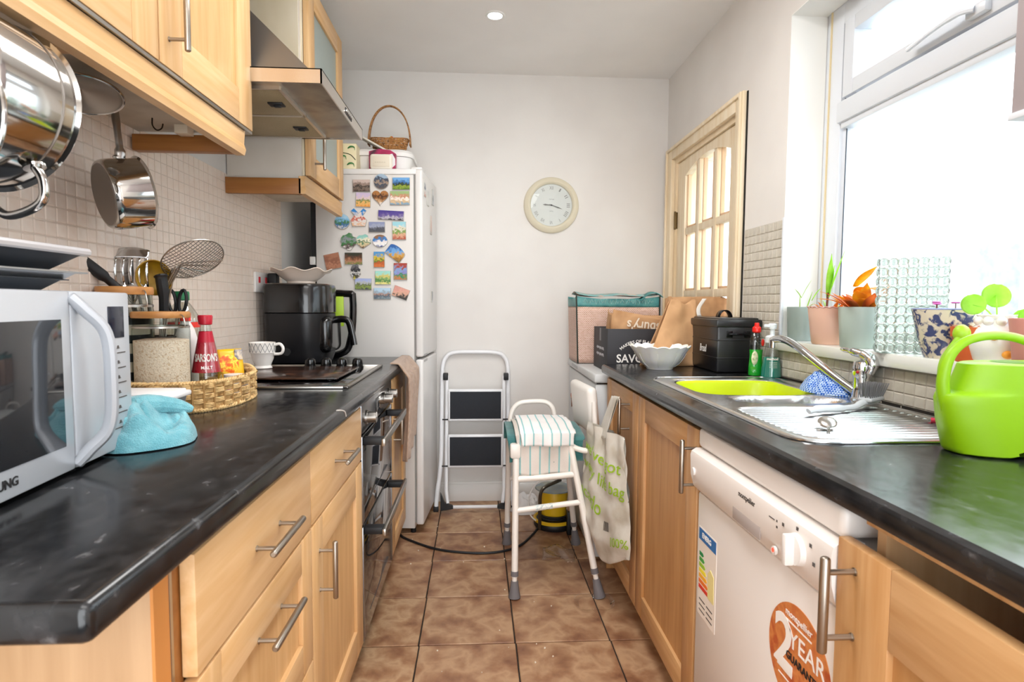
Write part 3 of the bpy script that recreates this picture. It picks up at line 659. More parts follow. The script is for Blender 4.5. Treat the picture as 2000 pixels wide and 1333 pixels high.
# trays on the microwave
def tray(b, x0, x1, y0, y1, z0, z1, ins, th=.002, lip=.008):
    """open tray: tapered walls, flat rim"""
    o_ = [(x0, y0), (x1, y0), (x1, y1), (x0, y1)]; i_ = [(x0 + ins, y0 + ins), (x1 - ins, y0 + ins), (x1 - ins, y1 - ins), (x0 + ins, y1 - ins)]
    l_ = [(x0 - lip, y0 - lip), (x1 + lip, y0 - lip), (x1 + lip, y1 + lip), (x0 - lip, y1 + lip)]
    vs = [(x, y, z1) for x, y in l_] + [(x, y, z1) for x, y in o_] + [(x, y, z0) for x, y in i_]
    fs = [(i, (i + 1) % 4, 4 + (i + 1) % 4, 4 + i) for i in range(4)] + [(4 + i, 4 + (i + 1) % 4, 8 + (i + 1) % 4, 8 + i) for i in range(4)] + [(8, 9, 10, 11)]
    return b.add(vs, fs)
TRY = mat('tray_grey', '#3F444B', .45, .3); ALU = mat('tray_aluminium', '#B9BDC2', .3, .9)
zt = Z + .008 + .2705
t = thing('roasting_tray', 'dark grey roasting tray lying on the microwave, lowest of the stack', 'tray', (-.78, .8, zt))
b = tray(B(), -.905, -.665, .55, .965, zt, zt + .018, .02); ob('pan', b, TRY, t, solid=.0015, smooth=False)
t = thing('baking_sheet', 'silver baking sheet in the middle of the tray stack on the microwave', 'tray', (-.78, .8, zt + .019))
b = tray(B(), -.90, -.655, .52, .985, zt + .0195, zt + .030, .012, lip=.012); ob('pan', b, ALU, t, solid=.0025, smooth=False)
t = thing('grill_pan', 'deep grill pan with a pale rolled rim, topmost of the stack on the microwave', 'tray', (-.78, .8, zt + .032))
b = tray(B(), -.905, -.645, .50, .992, zt + .0325, zt + .062, .035, lip=.004); ob('pan', b, TRY, t, solid=.0015, smooth=False)
q = [(-.909, .496, zt + .064), (-.641, .496, zt + .064), (-.641, .996, zt + .064), (-.909, .996, zt + .064)]
ob('rim', B().tube([V(a).lerp(V(q[(i + 1) % 4]), k / 6) for i, a in enumerate(q) for k in range(6)], .0065, 8, closed=True, flat=.8), mat('tray_rim', '#CFCDD0', .3, .4), t)

# wicker tray basket
STR = mat('straw', '#CDA66E', .6, col2=['#E0BE86', '#A87F49'], sc=60, bump=.3, bs=200)
BC = (-.765, 1.555); 
def oval(t_, a=.150, b_=.184, n=2.6):
    c_, s_ = math.cos(t_), math.sin(t_); return (BC[0] + a * math.copysign(abs(c_) ** (2 / n), c_), BC[1] + b_ * math.copysign(abs(s_) ** (2 / n), s_))
bk = thing('wicker_tray', 'oval woven straw tray basket holding the jars and bottles on the left worktop', 'basket', (BC[0], BC[1], Z))
NT = 132
def rope(z, r, ph, am=.003, n=NT * 2, up=0):
    pts = []
    for i in range(n):
        t_ = 2 * PI * i / n; w = am * math.cos(t_ * 17 + ph); x, y = oval(t_, .150 + w, .180 + w); pts.append((x, y, z + up * math.sin(t_ * 17 + ph)))
    return pts
for z, nm in ((Z + .0045, 'base_rope'), (Z + .070, 'rim_rope')):
    b = B()
    for ph in (0, PI):
        pts = []
        for i in range(NT * 3):
            t_ = 2 * PI * i / (NT * 3); w = .003 * math.cos(t_ * 66 + ph); x, y = oval(t_, .150 + w, .180 + w); pts.append((x, y, z + .003 * math.sin(t_ * 66 + ph)))
        b.tube(pts, .0035, 6, closed=True)
    ob(nm, b, STR, bk, kind='stuff')
for j in range(5):
    for k in range(3): ob('strand', B().tube(rope(Z + .0105 + j * .0118 + k * .0036, .003, (j % 2) * PI + .10 * k, .0048), .0022, 5, closed=True, flat=1), STR, bk)
for i in range(34):
    x, y = oval(2 * PI * (i + .5) / 34); ob('stake', B().cyl((x, y, Z + .003), (x, y, Z + .068), .0030, n=6), mat('straw_dark', '#A67E4A', .6), bk)
ob('base', B().prism([oval(2 * PI * i / 40, .148, .178) for i in range(40)], 'z', Z + .001, Z + .006), STR, bk, smooth=False)
for s_, nm in ((1, 'loop_handle'),):
    ob(nm, B().tube(sm([(BC[0] + .03, BC[1] + .176, Z + .06), (BC[0] + .05, BC[1] + .178, Z + .078), (BC[0] + .10, BC[1] + .160, Z + .078), (BC[0] + .122, BC[1] + .150, Z + .06)], 5), .006, 8), STR, bk)
ZB = Z + .0065
LID = wood('bamboo_lid', '#C89055', '#A86F38', 'x')
def jar(name, x, y, r, h, label, fill=None, fh=.6):
    t = thing(name, label, 'jar', (x, y, ZB))
    M = T(x, y, ZB)
    ob('glass', B().lathe([(.0001, .001), (r * .95, .0), (r, .008), (r, h * .80), (r * .95, h * .86), (r * .95, h * .93), (r * .98, h * .935)], 40, M), JAR, t)
    ob('lid', B().lathe([(.0001, h * .935), (r * 1.0, h * .935), (r * 1.02, h * .95), (r * 1.02, h * .985), (r * .99, h), (.0001, h)], 40, M), LID, t)
    ob('seal_ring', B().lathe([(r * .955, h * .835), (r * .995, h * .83), (r * .995, h * .85), (r * .955, h * .855)], 40, M), STEEL, t)
    ob('clip', B().tube(sm([(x + r * .9, y - r * .45, ZB + h * .84), (x + r * 1.2, y - r * .6, ZB + h * .85), (x + r * 1.15, y - r * .6, ZB + h * .95), (x + r * .95, y - r * .4, ZB + h * .97)], 4), .0016, 6), STEEL, t)
    return t, M
t, M = jar('storage_jar', -.772, 1.455, .062, .232, 'large glass jar of pale brown grain with bamboo lid in the wicker tray')
GR = mat('grain', '#F6DCC4', .9, col2=['#FFEBDA', '#E2BF9E'], sc=170, det=5, bump=.8, bs=260)
ob('grain_fill', B().lathe([(.0001, .004), (.0585, .004), (.0592, .01), (.0592, .163), (.04, .166), (.0001, .168)], 40, M), GR, t, kind='stuff')
t, M = jar('storage_jar', -.868, 1.478, .060, .292, 'tall glass jar with bamboo lid between microwave and grain jar, striped inside')
st = B()
for k in range(5): st.lathe([(.050, .02 + k * .045), (.052, .02 + k * .045), (.052, .04 + k * .045), (.050, .04 + k * .045)], 32, M)
ob('dark_band', st, mat('dark_stripe', '#26282C', .6), t)
ob('paper_liner', B().lathe([(.0495, .01), (.0505, .01), (.0505, .21), (.0495, .21)], 32, M), mat('liner_cream', '#D8CDBE', .8), t)
ob('orange_packet', B().lathe([(.02, .008), (.053, .01), (.053, .05), (.02, .06)], 16, M), mat('orange_packet', '#D08A1E', .5), t)
def bottle(name, x, y, z, prof, m, label, cat='bottle', n=28):
    t = thing(name, label, cat, (x, y, z)); ob('body', B().lathe(prof, n, T(x, y, z)), m, t); return t
# vinegar
x, y = -.727, 1.585
t = bottle('vinegar_bottle', x, y, ZB, [(.0001, .001), (.038, 0), (.041, .006), (.039, .045), (.030, .11), (.0155, .175), (.013, .19), (.013, .2)], JAR, 'clear cone-shaped vinegar bottle with red label and red cap in the wicker tray')
ob('cap', B().lathe([(.0001, .221), (.0165, .221), (.0185, .217), (.0165, .197), (.0135, .195)], 28, T(x, y, ZB)), mat('cap_red', '#B51A2E', .35), t)
ob('label', B().lathe([(.0355, .070), (.0160, .178)], 40, T(x, y, ZB)), mat('label_red', '#B3142F', .4), t)
ob('vinegar', B().lathe([(.0001, .003), (.0385, .003), (.0395, .008), (.0375, .028), (.0001, .028)], 28, T(x, y, ZB)), mat('vinegar_dark', '#3A1B14', .1, trans=.3), t)
def wrap(cx, cy, z0, rad, ang0, slope=0):
    def f(px, py, pz):
        r = rad(py); a = ang0 + px / r; return (cx + (r + .0004 + pz) * math.sin(a), cy - (r + .0004 + pz) * math.cos(a), z0 + py)
    return f
txt('lettering', "SARSON'S", .028, WINK, Mx.Identity(4), t, bold=True, fit=.062, bend=wrap(x, y, ZB + .108, lambda h_: .0355 - (h_ + .038) * .18, .15 + .28))
txt('lettering', 'MALT', .011, WINK, Mx.Identity(4), t, bold=True, bend=wrap(x, y, ZB + .083, lambda h_: .0338 - h_ * .18, .15 + .3))
# bottles and bits behind
x, y = -.845, 1.705
t = bottle('plastic_bottle', x, y, Z, [(.0001, 0), (.042, 0), (.045, .008), (.045, .19), (.040, .225), (.026, .250), (.0165, .262), (.0165, .27)], glassm('milky_plastic', '#E9E9E2', .15, .35), 'round-shouldered clear bottle with a green cap behind the jars')
ob('cap', B().lathe([(.0001, .292), (.018, .292), (.0195, .288), (.0195, .268), (.017, .266)], 24, T(x, y, Z)), mat('cap_green', '#1E7A4B', .4), t)
ob('red_label', B().lathe([(.0455, .19), (.0452, .205), (.0452, .225)][:2], 28, T(x, y, Z)), mat('label_scarlet', '#E2392F', .5), t)
x, y = -.80, 1.63
t = bottle('sauce_bottle', x, y, ZB, [(.0001, 0), (.026, 0), (.029, .006), (.029, .15), (.022, .18), (.012, .2), (.012, .205)], mat('white_plastic', '#E8E4E2', .35), 'white squeezy bottle with a red cap behind the vinegar')
ob('cap', B().lathe([(.0001, .228), (.011, .228), (.0135, .224), (.0135, .204)], 20, T(x, y, ZB)), mat('cap_scarlet', '#E2392F', .4), t)
# packet leaning in the tray
pm = FR((-.695, 1.665, ZB + .012), (.80, .60, 0), (-.08, .15, .98))
t = thing('snack_packet', 'yellow packet with a round fruit picture leaning in the wicker tray', 'packet', tuple(pm.translation))
ob('pouch', loc(pm, B().grid(lambda u, v: ((u - .5) * .072 * (1 - .12 * v), v * .112, .010 * math.sin(PI * u) * math.sin(PI * v) ** .5), 10, 12)), mat('packet_yellow', '#F2C327', .35, col2='#EFB41F', sc=20), t, solid=.003)
ob('fruit_picture', loc(pm, B().lathe([(.0001, .0145), (.027, .0115), (.028, .011)], 28, T(-.008, .068, 0))), mat('fruit_print', '#F49A1B', .4, col2=['#FFE14A', '#F07B1C', '#E8502A'], sc=70), t)
ob('blue_corner', loc(pm, B().bx(.010, .032, .080, .110, .006, .010, .002)), mat('packet_blue', '#33446F', .4, col2='#D8C8B0', sc=80), t)
x, y = -.672, 1.625
t = bottle('small_pot', x, y, ZB, [(.0001, 0), (.022, 0), (.024, .004), (.0245, .045), (.026, .048), (.026, .058), (.0001, .06)], mat('white_plastic', ''), 'small white lidded pot beside the yellow packet', 'pot')
ob('pink_mark', B().cyl((x, y - .0242, ZB + .022), (x, y - .0255, ZB + .022), .009, n=16), mat('pink_print', '#E9B7BE', .5), t)
x, y = -.655, 1.675
t = bottle('small_pot', x, y, ZB, [(.0001, 0), (.018, 0), (.019, .03), (.02, .034), (.0001, .04)], mat('white_plastic', ''), 'tiny white pot at the far end of the wicker tray', 'pot')
# tub
t = thing('plastic_tub', 'shallow clear plastic tub with a white lid behind the teal cloth', 'tub', (-.76, 1.31, Z))
ob('tub', B().add([(-.845, 1.255, Z), (-.672, 1.255, Z), (-.672, 1.335, Z), (-.845, 1.335, Z), (-.855, 1.245, Z + .054), (-.662, 1.245, Z + .054), (-.662, 1.345, Z + .054), (-.855, 1.345, Z + .054)], [(0, 1, 2, 3), (0, 1, 5, 4), (1, 2, 6, 5), (2, 3, 7, 6), (3, 0, 4, 7)]), mat('tub_clear', '#AEB7C0', .2, trans=.4), t, solid=.0012, smooth=False)
ob('lid', B().bx(-.863, -.654, 1.237, 1.353, Z + .051, Z + .063, .004).bx(-.855, -.662, 1.245, 1.345, Z + .061, Z + .068, .003), mat('lid_white', '#EFEFF1', .3), t)
# teal cloth
def cloth_blob(name, cx, cy, z, ax, ay, h, m, seed, rot=0, folds=5, nu=70, nv=70, amp=.35, pr=2.3):
    def f(u, v):
        x_, y_ = (u * 2 - 1), (v * 2 - 1); l = max(abs(x_), abs(y_)); e = math.hypot(x_, y_)
        k = l / e if e > 1e-6 else 1; X_, Y_ = x_ * k, y_ * k; r_ = math.hypot(X_, Y_)
        p = V((X_ * 1.4 + seed, Y_ * 1.4, seed * .7))
        n1 = noise.noise(p * 1.1); n2 = noise.noise(p * 2.3 + V((5, 1, 2)))
        hh = h * (max(0, 1 - r_ ** pr)) ** .55 * (1 + amp * n1 * 2) + h * .30 * abs(math.sin((X_ * math.cos(1.1 * n1 + .6) + Y_ * .8 + n2 * .8) * folds)) * (1 - r_ ** 6) ** 1 * min(1, (1 - r_) * 5)
        w_ = 1 + .13 * noise.noise(V((math.atan2(Y_, X_) * 1.3 + seed, 3, 1))) * r_
        a_, b_ = X_ * ax * w_, Y_ * ay * w_
        return (cx + a_ * math.cos(rot) - b_ * math.sin(rot), cy + a_ * math.sin(rot) + b_ * math.cos(rot), z + .002 + max(0, hh))
    return f
TEAL = mat('teal_cloth', '#7FC0CB', .95, col2='#64AAB8', sc=40, bump=.9, bs=420, sheen=.4)
o = one('cleaning_cloth', B().grid(cloth_blob('', -.625, 1.105, Z, .088, .092, .046, None, 3.1, .3, 5, amp=.6), 90, 90), TEAL, 'crumpled teal cleaning cloth beside the microwave', 'cloth', subd=0)
recentre(o)
o2 = ob('fold', B().tube(sm([(-.66, 1.10, Z + .05), (-.64, 1.12, Z + .066), (-.60, 1.15, Z + .062), (-.565, 1.17, Z + .05)], 6), [.008, .012, .015, .018, .02, .021, .02, .02, .02, .019, .018, .017, .016, .015, .014, .012, .010, .008, .005][:19], 10), TEAL)
o2.parent = o; o2.location = -o.location

# utensils in their holder
hx0, hy0 = -.868, 1.62
t = thing('utensil_holder', 'dark round utensil holder behind the glass jars', 'holder', (hx0, hy0, Z))
ob('pot', B().lathe([(.0001, .003), (.05, .0), (.055, .005), (.055, .17), (.052, .17), (.050, .01)], 28, T(hx0, hy0, Z)), BLKM, t)
def wirewhisk(): pass
def tool(name, label, cat='utensil', at=(hx0, hy0, Z + .02)): return thing(name, label, cat, at)
# skimmer
SM_ = FR((-.768, 1.615, 1.288), (.85, .05, .52), (.25, .92, -.26))
t = tool('wire_skimmer', 'wire mesh skimmer with a wide round head standing highest among the utensils')
rr = .078
b = B(); b.tube([(rr * math.cos(2 * PI * i / 48), rr * math.sin(2 * PI * i / 48), 0) for i in range(48)], .0020, 8, closed=True)
ob('hoop', loc(SM_, b), STEEL, t)
b = B(); N_ = 18
for i in range(1, N_):
    c_ = -rr + 2 * rr * i / N_; l = math.sqrt(max(0, rr * rr - c_ * c_)); dz = lambda q: -.010 * (1 - (q / rr) ** 2)
    for s_ in (0, 1):
        pts = [((c_, l * (k / 4 - 1), 0) if s_ else (l * (k / 4 - 1), c_, 0)) for k in range(9)]
        b.tube([(p_[0], p_[1], -.012 * (1 - (p_[0] ** 2 + p_[1] ** 2) / rr ** 2)) for p_ in pts], .0009, 4)
ob('mesh', loc(SM_, b), STEEL, t, kind='stuff')
b = B()
hb = SM_ @ V((-.015, -rr * .35, -.012))
for k in range(4):
    e = V((-.862 + k * .004, 1.60, Z + .06)); s0 = SM_ @ V((-.052 + k * .010, -.02, -.009)); s1 = SM_ @ V((-.040 + k * .030, .055, -.008))
    mid = V((-.836 + k * .0055, 1.605, 1.225))
    b.tube([e, V((-.848 + k * .0055, 1.603, 1.16)), mid, s0, s1], .0026, 6)
ob('handle', b, STEEL, t)
# slotted turner and ladle
t = tool('slotted_turner', 'curved steel slotted turner standing in the utensil holder')
SMx = FR((-.900, 1.56, 1.213), (.95, .2, 0), (0, .12, 1))
b = B()
for k in range(5):
    b.grid(lambda u, v: (-.040 + k * .018 + u * .009, .005 + v * .068, .010 * math.sin(PI * v * .8)), 1, 8)
b.grid(lambda u, v: (-.040 + u * .081, .073 + v * .030 * (1 - .0 * u) * math.sin(PI * (.12 + .76 * u)) ** .3, .010 * math.sin(PI * .8) - v * .012), 10, 4).grid(lambda u, v: (-.040 + u * .081, -.012 + v * .017, 0), 6, 1)
ob('head', loc(SMx, b), CHROME, t, solid=.0014)
ob('handle', B().tube([(-.875, 1.61, Z + .05), (-.89, 1.60, 1.12), (-.905, 1.60, 1.20)], .004, 8), STEEL, t)
t = tool('ladle', 'steel ladle with an ochre inside facing the room among the utensils')
LM_ = FR((-.846, 1.57, 1.236), (.80, -.58, .05), (.0, .05, 1))
ring = [(math.cos(PI / 2 * k / 7), math.sin(PI / 2 * k / 7)) for k in range(8)]
Mq = LM_ @ Mx(((0, 0, 1, 0), (1, 0, 0, 0), (0, 1, 0, 0), (0, 0, 0, 1)))
ob('bowl', B().lathe([(.046 * a_, -.032 * b_) for a_, b_ in ring], 28, Mq), CHROME, t)
ob('inside', B().lathe([(.0445 * a_, -.0305 * b_ + .0002) for a_, b_ in ring], 28, Mq), mat('ochre_inside', '#B08A1E', .45, col2='#8E6A16', sc=20), t)
ob('rim', B().tube([Mq @ V((.0455 * math.cos(2 * PI * i / 30), .0455 * math.sin(2 * PI * i / 30), 0)) for i in range(30)], .0015, 6, closed=True), mat('ochre_inside', ''), t)
ob('handle', B().tube([(-.87, 1.60, Z + .05), (-.866, 1.585, 1.12), (-.868, 1.58, 1.19)], .004, 8), STEEL, t)
t = tool('potato_peeler', 'long utensil with a thick black handle leaning left towards the trays')
ob('grip', B().tube(sm([(-.895, 1.50, 1.205), (-.918, 1.48, 1.235), (-.945, 1.455, 1.268), (-.950, 1.45, 1.274)][:4], 5), [.010] * 5 + [.014] * 9 + [.016, .012], 12), BLKM, t)
ob('shaft', B().tube([(-.895, 1.50, 1.205), (-.88, 1.60, Z + .06)], .004, 8), STEEL, t)
t = tool('knife_sharpener', 'black pointed spatula blade standing behind the slotted turner')
ob('blade', loc(FR((-.925, 1.60, 1.20), (.6, -.5, .1), (.12, 0, 1)), B().prism([(-.010, 0), (.012, 0), (.016, .05), (.010, .105), (.004, .11), (-.012, .05)], 'z', -.002, .002)), BLKM, t)
ob('shaft', B().tube([(-.925, 1.60, 1.205), (-.885, 1.62, Z + .06)], .004, 8), BLKM, t)
t = tool('balloon_whisk', 'small wire whisk low among the utensils beside the black handle')
b = B()
for k in range(7):
    a_ = PI * k / 7; pts = []
    for j in range(13):
        q = PI * j / 12; rad = .020 * math.sin(q) ; pts.append((-.905 + rad * math.cos(a_) * (1 if j < 7 else -1) * 1, 1.575 + rad * math.sin(a_) * (1 if j < 7 else -1), 1.165 + .045 * (1 - abs(j - 6) / 6)))
    b.tube(pts, .0009, 5)
ob('wires', b, CHROME, t, kind='stuff'); ob('handle', B().tube([(-.905, 1.575, 1.168), (-.88, 1.61, Z + .05)], .006, 8), STEEL, t)
t = tool('kitchen_knife', 'black chunky knife handle standing between ladle and skimmer')
ob('grip', B().tube(sm([(-.828, 1.575, 1.13), (-.824, 1.57, 1.185), (-.826, 1.565, 1.232), (-.827, 1.565, 1.240)], 4), [.012] * 5 + [.0145] * 5 + [.017] * 2 + [.012], 10), BLKM, t)
t = tool('scissors', 'black-handled scissors hanging by their blades in the utensil holder')
for s_ in (-1, 1):
    c_ = V((-.815 + s_ * .014, 1.62, 1.175)); ob('finger_loop', B().tube([c_ + V((.010 * math.cos(2 * PI * i / 20) + s_ * .003 * math.sin(2 * PI * i / 20), 0, .030 * math.sin(2 * PI * i / 20))) for i in range(20)], .0045, 8, closed=True), BLKM, t)
ob('blade', B().tube([(-.815, 1.62, 1.145), (-.835, 1.62, Z + .06)], .004, 6, flat=.4), STEEL, t)
t = tool('wooden_spoon', 'wooden spoon standing at the back of the utensils by the wall')
ob('bowl', B().sph((-.915, 1.66, 1.235), (.014, .020, .032)), wood('spoon_wood', '#C49A70', '#A67C55', 'z'), t)
ob('handle', B().tube([(-.915, 1.66, 1.21), (-.885, 1.64, Z + .05)], .005, 8), wood('spoon_wood', '', '', 'z'), t)

# hob with a tray and mug
HOBM = mat('hob_glass', '#0C0C0E', .07, spec=.7, coat=.5)
h = thing('hob', 'black glass hob with steel edge set in the left worktop', 'hob', (-.66, 2.10, Z))
ob('glass', B().bx(-.905, -.415, 1.79, 2.41, Z - .0005, Z + .005, .001), HOBM, h)
for q in ((-.912, -.398, 1.778, 1.792), (-.912, -.398, 2.408, 2.422), (-.415, -.398, 1.778, 2.422), (-.912, -.902, 1.778, 2.422)): ob('edge_strip', B().bx(*q, Z - .0005, Z + .0075, .002), STEEL, h)
for x in (-.675, -.612, -.550, -.487):
    ob('knob', B().lathe([(.0001, .036), (.012, .035), (.019, .029), (.0215, .016), (.021, .004), (.024, .003), (.024, 0)], 28, T(x, 2.355, Z + .005)), BLK, h)
for x, y, r in ((-.80, 1.93, .07), (-.80, 2.22, .09), (-.56, 1.93, .09), (-.55, 2.2, .07)): ob('ring_mark', B().lathe([(r, .0052), (r + .0015, .0053)], 40, T(x, y, Z)), mat('hob_print', '#3C3C3E', .3), h)
bt = thing('glass_chopping_board', 'dark brown patterned rectangular board lying on the hob under the mug', 'board', (-.66, 2.06, Z + .012))
ob('board', B().bx(-.87, -.46, 1.90, 2.25, Z + .012, Z + .018, .002), mat('board_brown', '#2C1D17', .18, col2=['#4A3024', '#1B1412', '#6A4634'], sc=9, det=5, lo=.3, hi=.7), bt)
for x in (-.84, -.49):
    for y in (1.93, 2.22): ob('foot', B().cyl((x, y, Z + .0055), (x, y, Z + .0125), .008, n=12), BLKM, bt)
x, y, z = -.80, 2.19, Z + .0185
t = thing('mug', 'white footed mug with a grey lattice pattern standing on the hob board', 'mug', (x, y, z))
prof = [(.0001, .004), (.030, .002), (.030, 0), (.033, .001), (.029, .010), (.031, .018), (.038, .035), (.0415, .055), (.044, .058), (.0465, .095), (.0445, .096), (.042, .060), (.034, .03), (.0001, .024)]
ob('cup', B().lathe(prof, 40, T(x, y, z)), mat('glazed_white', '#EFEBE6', .15, coat=.5), t)
ob('handle', B().tube(sm([(x + .043, y, z + .085), (x + .062, y, z + .090), (x + .074, y, z + .075), (x + .068, y, z + .055), (x + .042, y, z + .052)], 5), .0055, 10), mat('glazed_white', ''), t)
b = B(); nl = 18
for k in range(nl):
    for s_ in (-1, 1):
        b.tube([((x + (.0444 + .0024 * j / 6) * math.cos(2 * PI * (k + s_ * j / 6) / nl)), (y + (.0444 + .0024 * j / 6) * math.sin(2 * PI * (k + s_ * j / 6) / nl)), z + .060 + .034 * j / 6) for j in range(7)], .0009, 4)
ob('lattice_print', b, mat('lattice_grey', '#7D7E80', .5), t, kind='stuff')

# air fryer
AX0, AX1, AY0, AY1 = -.905, -.640, 2.465, 2.745
t = thing('air_fryer', 'gloss black air fryer with angled handle by the fridge', 'air fryer', (-.77, 2.6, Z))
def rrect(x0, x1, y0, y1, r, n=8, rb=.03):
    pts = []
    for cx, cy, a0, rr_ in ((x1 - r, y1 - r, 0, r), (x0 + rb, y1 - rb, 90, rb), (x0 + rb, y0 + rb, 180, rb), (x1 - r, y0 + r, 270, r)):
        for k in range(n + 1): a_ = math.radians(a0 + 90 * k / n); pts.append((cx + rr_ * math.cos(a_), cy + rr_ * math.sin(a_)))
    return pts
def stackp(b, fn, zs):
    n = None; vs = []
    for z, ins in zs:
        p = fn(ins); n = len(p); vs += [(x, y, z) for x, y in p]
    fs = [(k * n + i, k * n + (i + 1) % n, (k + 1) * n + (i + 1) % n, (k + 1) * n + i) for k in range(len(zs) - 1) for i in range(n)] + [tuple(range(n))[::-1], tuple(range((len(zs) - 1) * n, len(zs) * n))]
    return b.add(vs, fs)
fn = lambda i: rrect(AX0 + i, AX1 - i, AY0 + i, AY1 - i, .11 - i)
ob('body', stackp(B(), fn, [(Z + .22, .0), (Z + .325, .0), (Z + .338, .004), (Z + .343, .014)]), BLK, t, ang=.5)
ob('lower_housing', stackp(B(), fn, [(Z, .03), (Z + .006, .018), (Z + .04, .006), (Z + .215, .003), (Z + .218, .006)]), mat('fryer_grey', '#141417', .3), t, ang=.5)
ob('drawer', B().bx(-.70, AX1 + .012, 2.50, 2.71, Z + .045, Z + .205, .03, seg=4), BLK, t)
ob('handle', B().tube(sm([(-.64, 2.60, Z + .185), (-.60, 2.60, Z + .190), (-.575, 2.60, Z + .178), (-.562, 2.60, Z + .13), (-.552, 2.60, Z + .075)], 5), [.013] * 21, 12, flat=1.4), BLK, t)
ob('base_knob', B().cyl((-.80, AY0 + .0, Z + .055), (-.80, AY0 - .006, Z + .055), .016, n=20), BLKM, t)
t = thing('chopping_board_rack', 'black rack holding a lime green chopping board between air fryer and fridge', 'rack', (-.70, 2.80, Z))
b = B()
ob('frame', B().tube(sm([(-.86, 2.81, Z + .018), (-.86, 2.81, Z + .28), (-.83, 2.81, Z + .305), (-.63, 2.81, Z + .305), (-.60, 2.81, Z + .28), (-.61, 2.81, Z + .10), (-.66, 2.81, Z + .018)], 5, True), .017, 10, closed=True), BLK, t)
ob('chopping_board', B().bx(-.84, -.640, 2.79, 2.80, Z + .15, Z + .292, .004), mat('lime_board', '#A9C92F', .4), t)
# scalloped dish on the fryer
x, y, z = -.775, 2.59, Z + .3435
def wob(t_, j, r, z_):
    k = (1 + .035 * math.cos(t_ * 8) * (r / .125) ** 3); return (r * k, z_ + (.006 * math.cos(t_ * 8) * (r / .125) ** 4))
t = one('scalloped_dish', B().lathe([(.0001, .006), (.050, .006), (.050, .0), (.058, .001), (.060, .010), (.085, .028), (.105, .048), (.128, .058), (.129, .061), (.104, .054), (.083, .034), (.055, .016), (.0001, .012)], 64, T(x, y, z), wob=wob), mat('cream_china', '#FBEADB', .25, coat=.3), 'cream china dish with a wavy rim on top of the air fryer', 'dish')
recentre(t)
# wall socket
t = thing('wall_socket', 'white double wall socket with red switches above the worktop near the air fryer', 'socket', (XL, 2.56, 1.22))
ob('plate', B().bx(XL + .005, XL + .016, 2.47, 2.62, 1.215, 1.30, .003), APPW, t)
for y in (2.50, 2.575): ob('switch', B().bx(XL + .016, XL + .020, y, y + .014, 1.255, 1.28, .001), mat('switch_red', '#C2202B', .4), t)
t = thing('power_plug', 'black plug and lead pushed into the wall socket beside the cream dish', 'plug', (XL + .03, 2.60, 1.22))
ob('plug_body', B().bx(XL + .021, XL + .06, 2.585, 2.63, 1.225, 1.30, .006), BLKM, t)
ob('lead', B().tube(sm([(XL + .04, 2.60, 1.225), (XL + .035, 2.58, 1.12), (XL + .03, 2.62, 1.0), (XL + .03, 2.70, .93)], 6), .004, 8), BLKM, t)

# brown towel over the worktop end
TWL = mat('brown_towel', '#C4A58C', .98, col2='#B08E74', sc=60, bump=1, bs=500, sheen=.5)
def towel(u, v):
    y = 2.47 + .385 * u + .02 * math.sin(v * 3); s = v
    fold = .016 * math.sin(u * 21 + 1.2 * v) * min(1, v * 3)
    if v < .12: q = v / .12; return (-.375 + .040 * q, y, .9165 - .003 * q)
    q = (v - .12) / .88; L = .40 + .03 * math.sin(u * 4 + .5)
    return (-.335 + .035 * min(1, q * 8) + fold * .8 - .02 * q, 2.66 + (y - 2.66) * (1 - .22 * q * math.sin(PI * min(1, q * 1.2))), .905 - L * q - .012 * math.sin(PI * u) * (q < .1))
o = one('hand_towel', B().grid(towel, 44, 50), TWL, 'brown hand towel hanging over the worktop end beside the fridge', 'towel', solid=.005); recentre(o)
ob('hem_band', B(), TWL) if 0 else None

# ---------------------------------------------------------------- pans under the wall cabinets
def hook(x, y, z=UZ - .012):
    b = B().tube(sm([(x, y, z), (x, y, z - .018), (x + .010, y, z - .030), (x + .022, y, z - .026), (x + .026, y, z - .014)], 4), .0018, 6)
    o = one('cup_hook', b, mat('dark_hook', '#3A3026', .4, .8), '', 'hook'); return o
hooks = []
MIR = mat('polished_steel', '#C9C6C2', .10, 1); MIRD = mat('pan_base', '#8F8A85', .32, 1)
# large casserole: axis along the room, open end away from the camera
def pan_lathe(M, r, d, lip=.006):
    return B().lathe([(.0001, 0), (r * .93, 0), (r * .97, .004), (r, .014), (r, d - .02), (r, d - .003), (r + lip, d), (r + lip - .001, d + .0015), (r - .003, d - .004), (r - .003, .012), (.0001, .010)], 56, M)
ax = V((.10, .99, -.05)).normalized(); C0 = V((-.714, .93, 1.460)); rP = .118; dP = .125
PM = FR(C0 - ax * dP, V((1, 0, 0)), V((0, 0, 1)))
zax = ax; xax = V((1, 0, 0)); xax = (xax - zax * xax.dot(zax)).normalized(); yax = zax.cross(xax)
PM = Mx((xax, yax, zax)).transposed().to_4x4(); PM.translation = C0 - ax * dP; PM = PM @ Rz(-.36)
t = thing('casserole_pan', 'large polished steel casserole pan with loop handles hanging nearest the left edge', 'pan', tuple(C0))
ob('pan_wall', pan_lathe(PM, rP, dP), MIR, t)
ob('groove', B().tube([PM @ V((rP * 1.002 * math.cos(2 * PI * i / 64), rP * 1.002 * math.sin(2 * PI * i / 64), dP - .026)) for i in range(64)], .0016, 6, closed=True), MIRD, t)
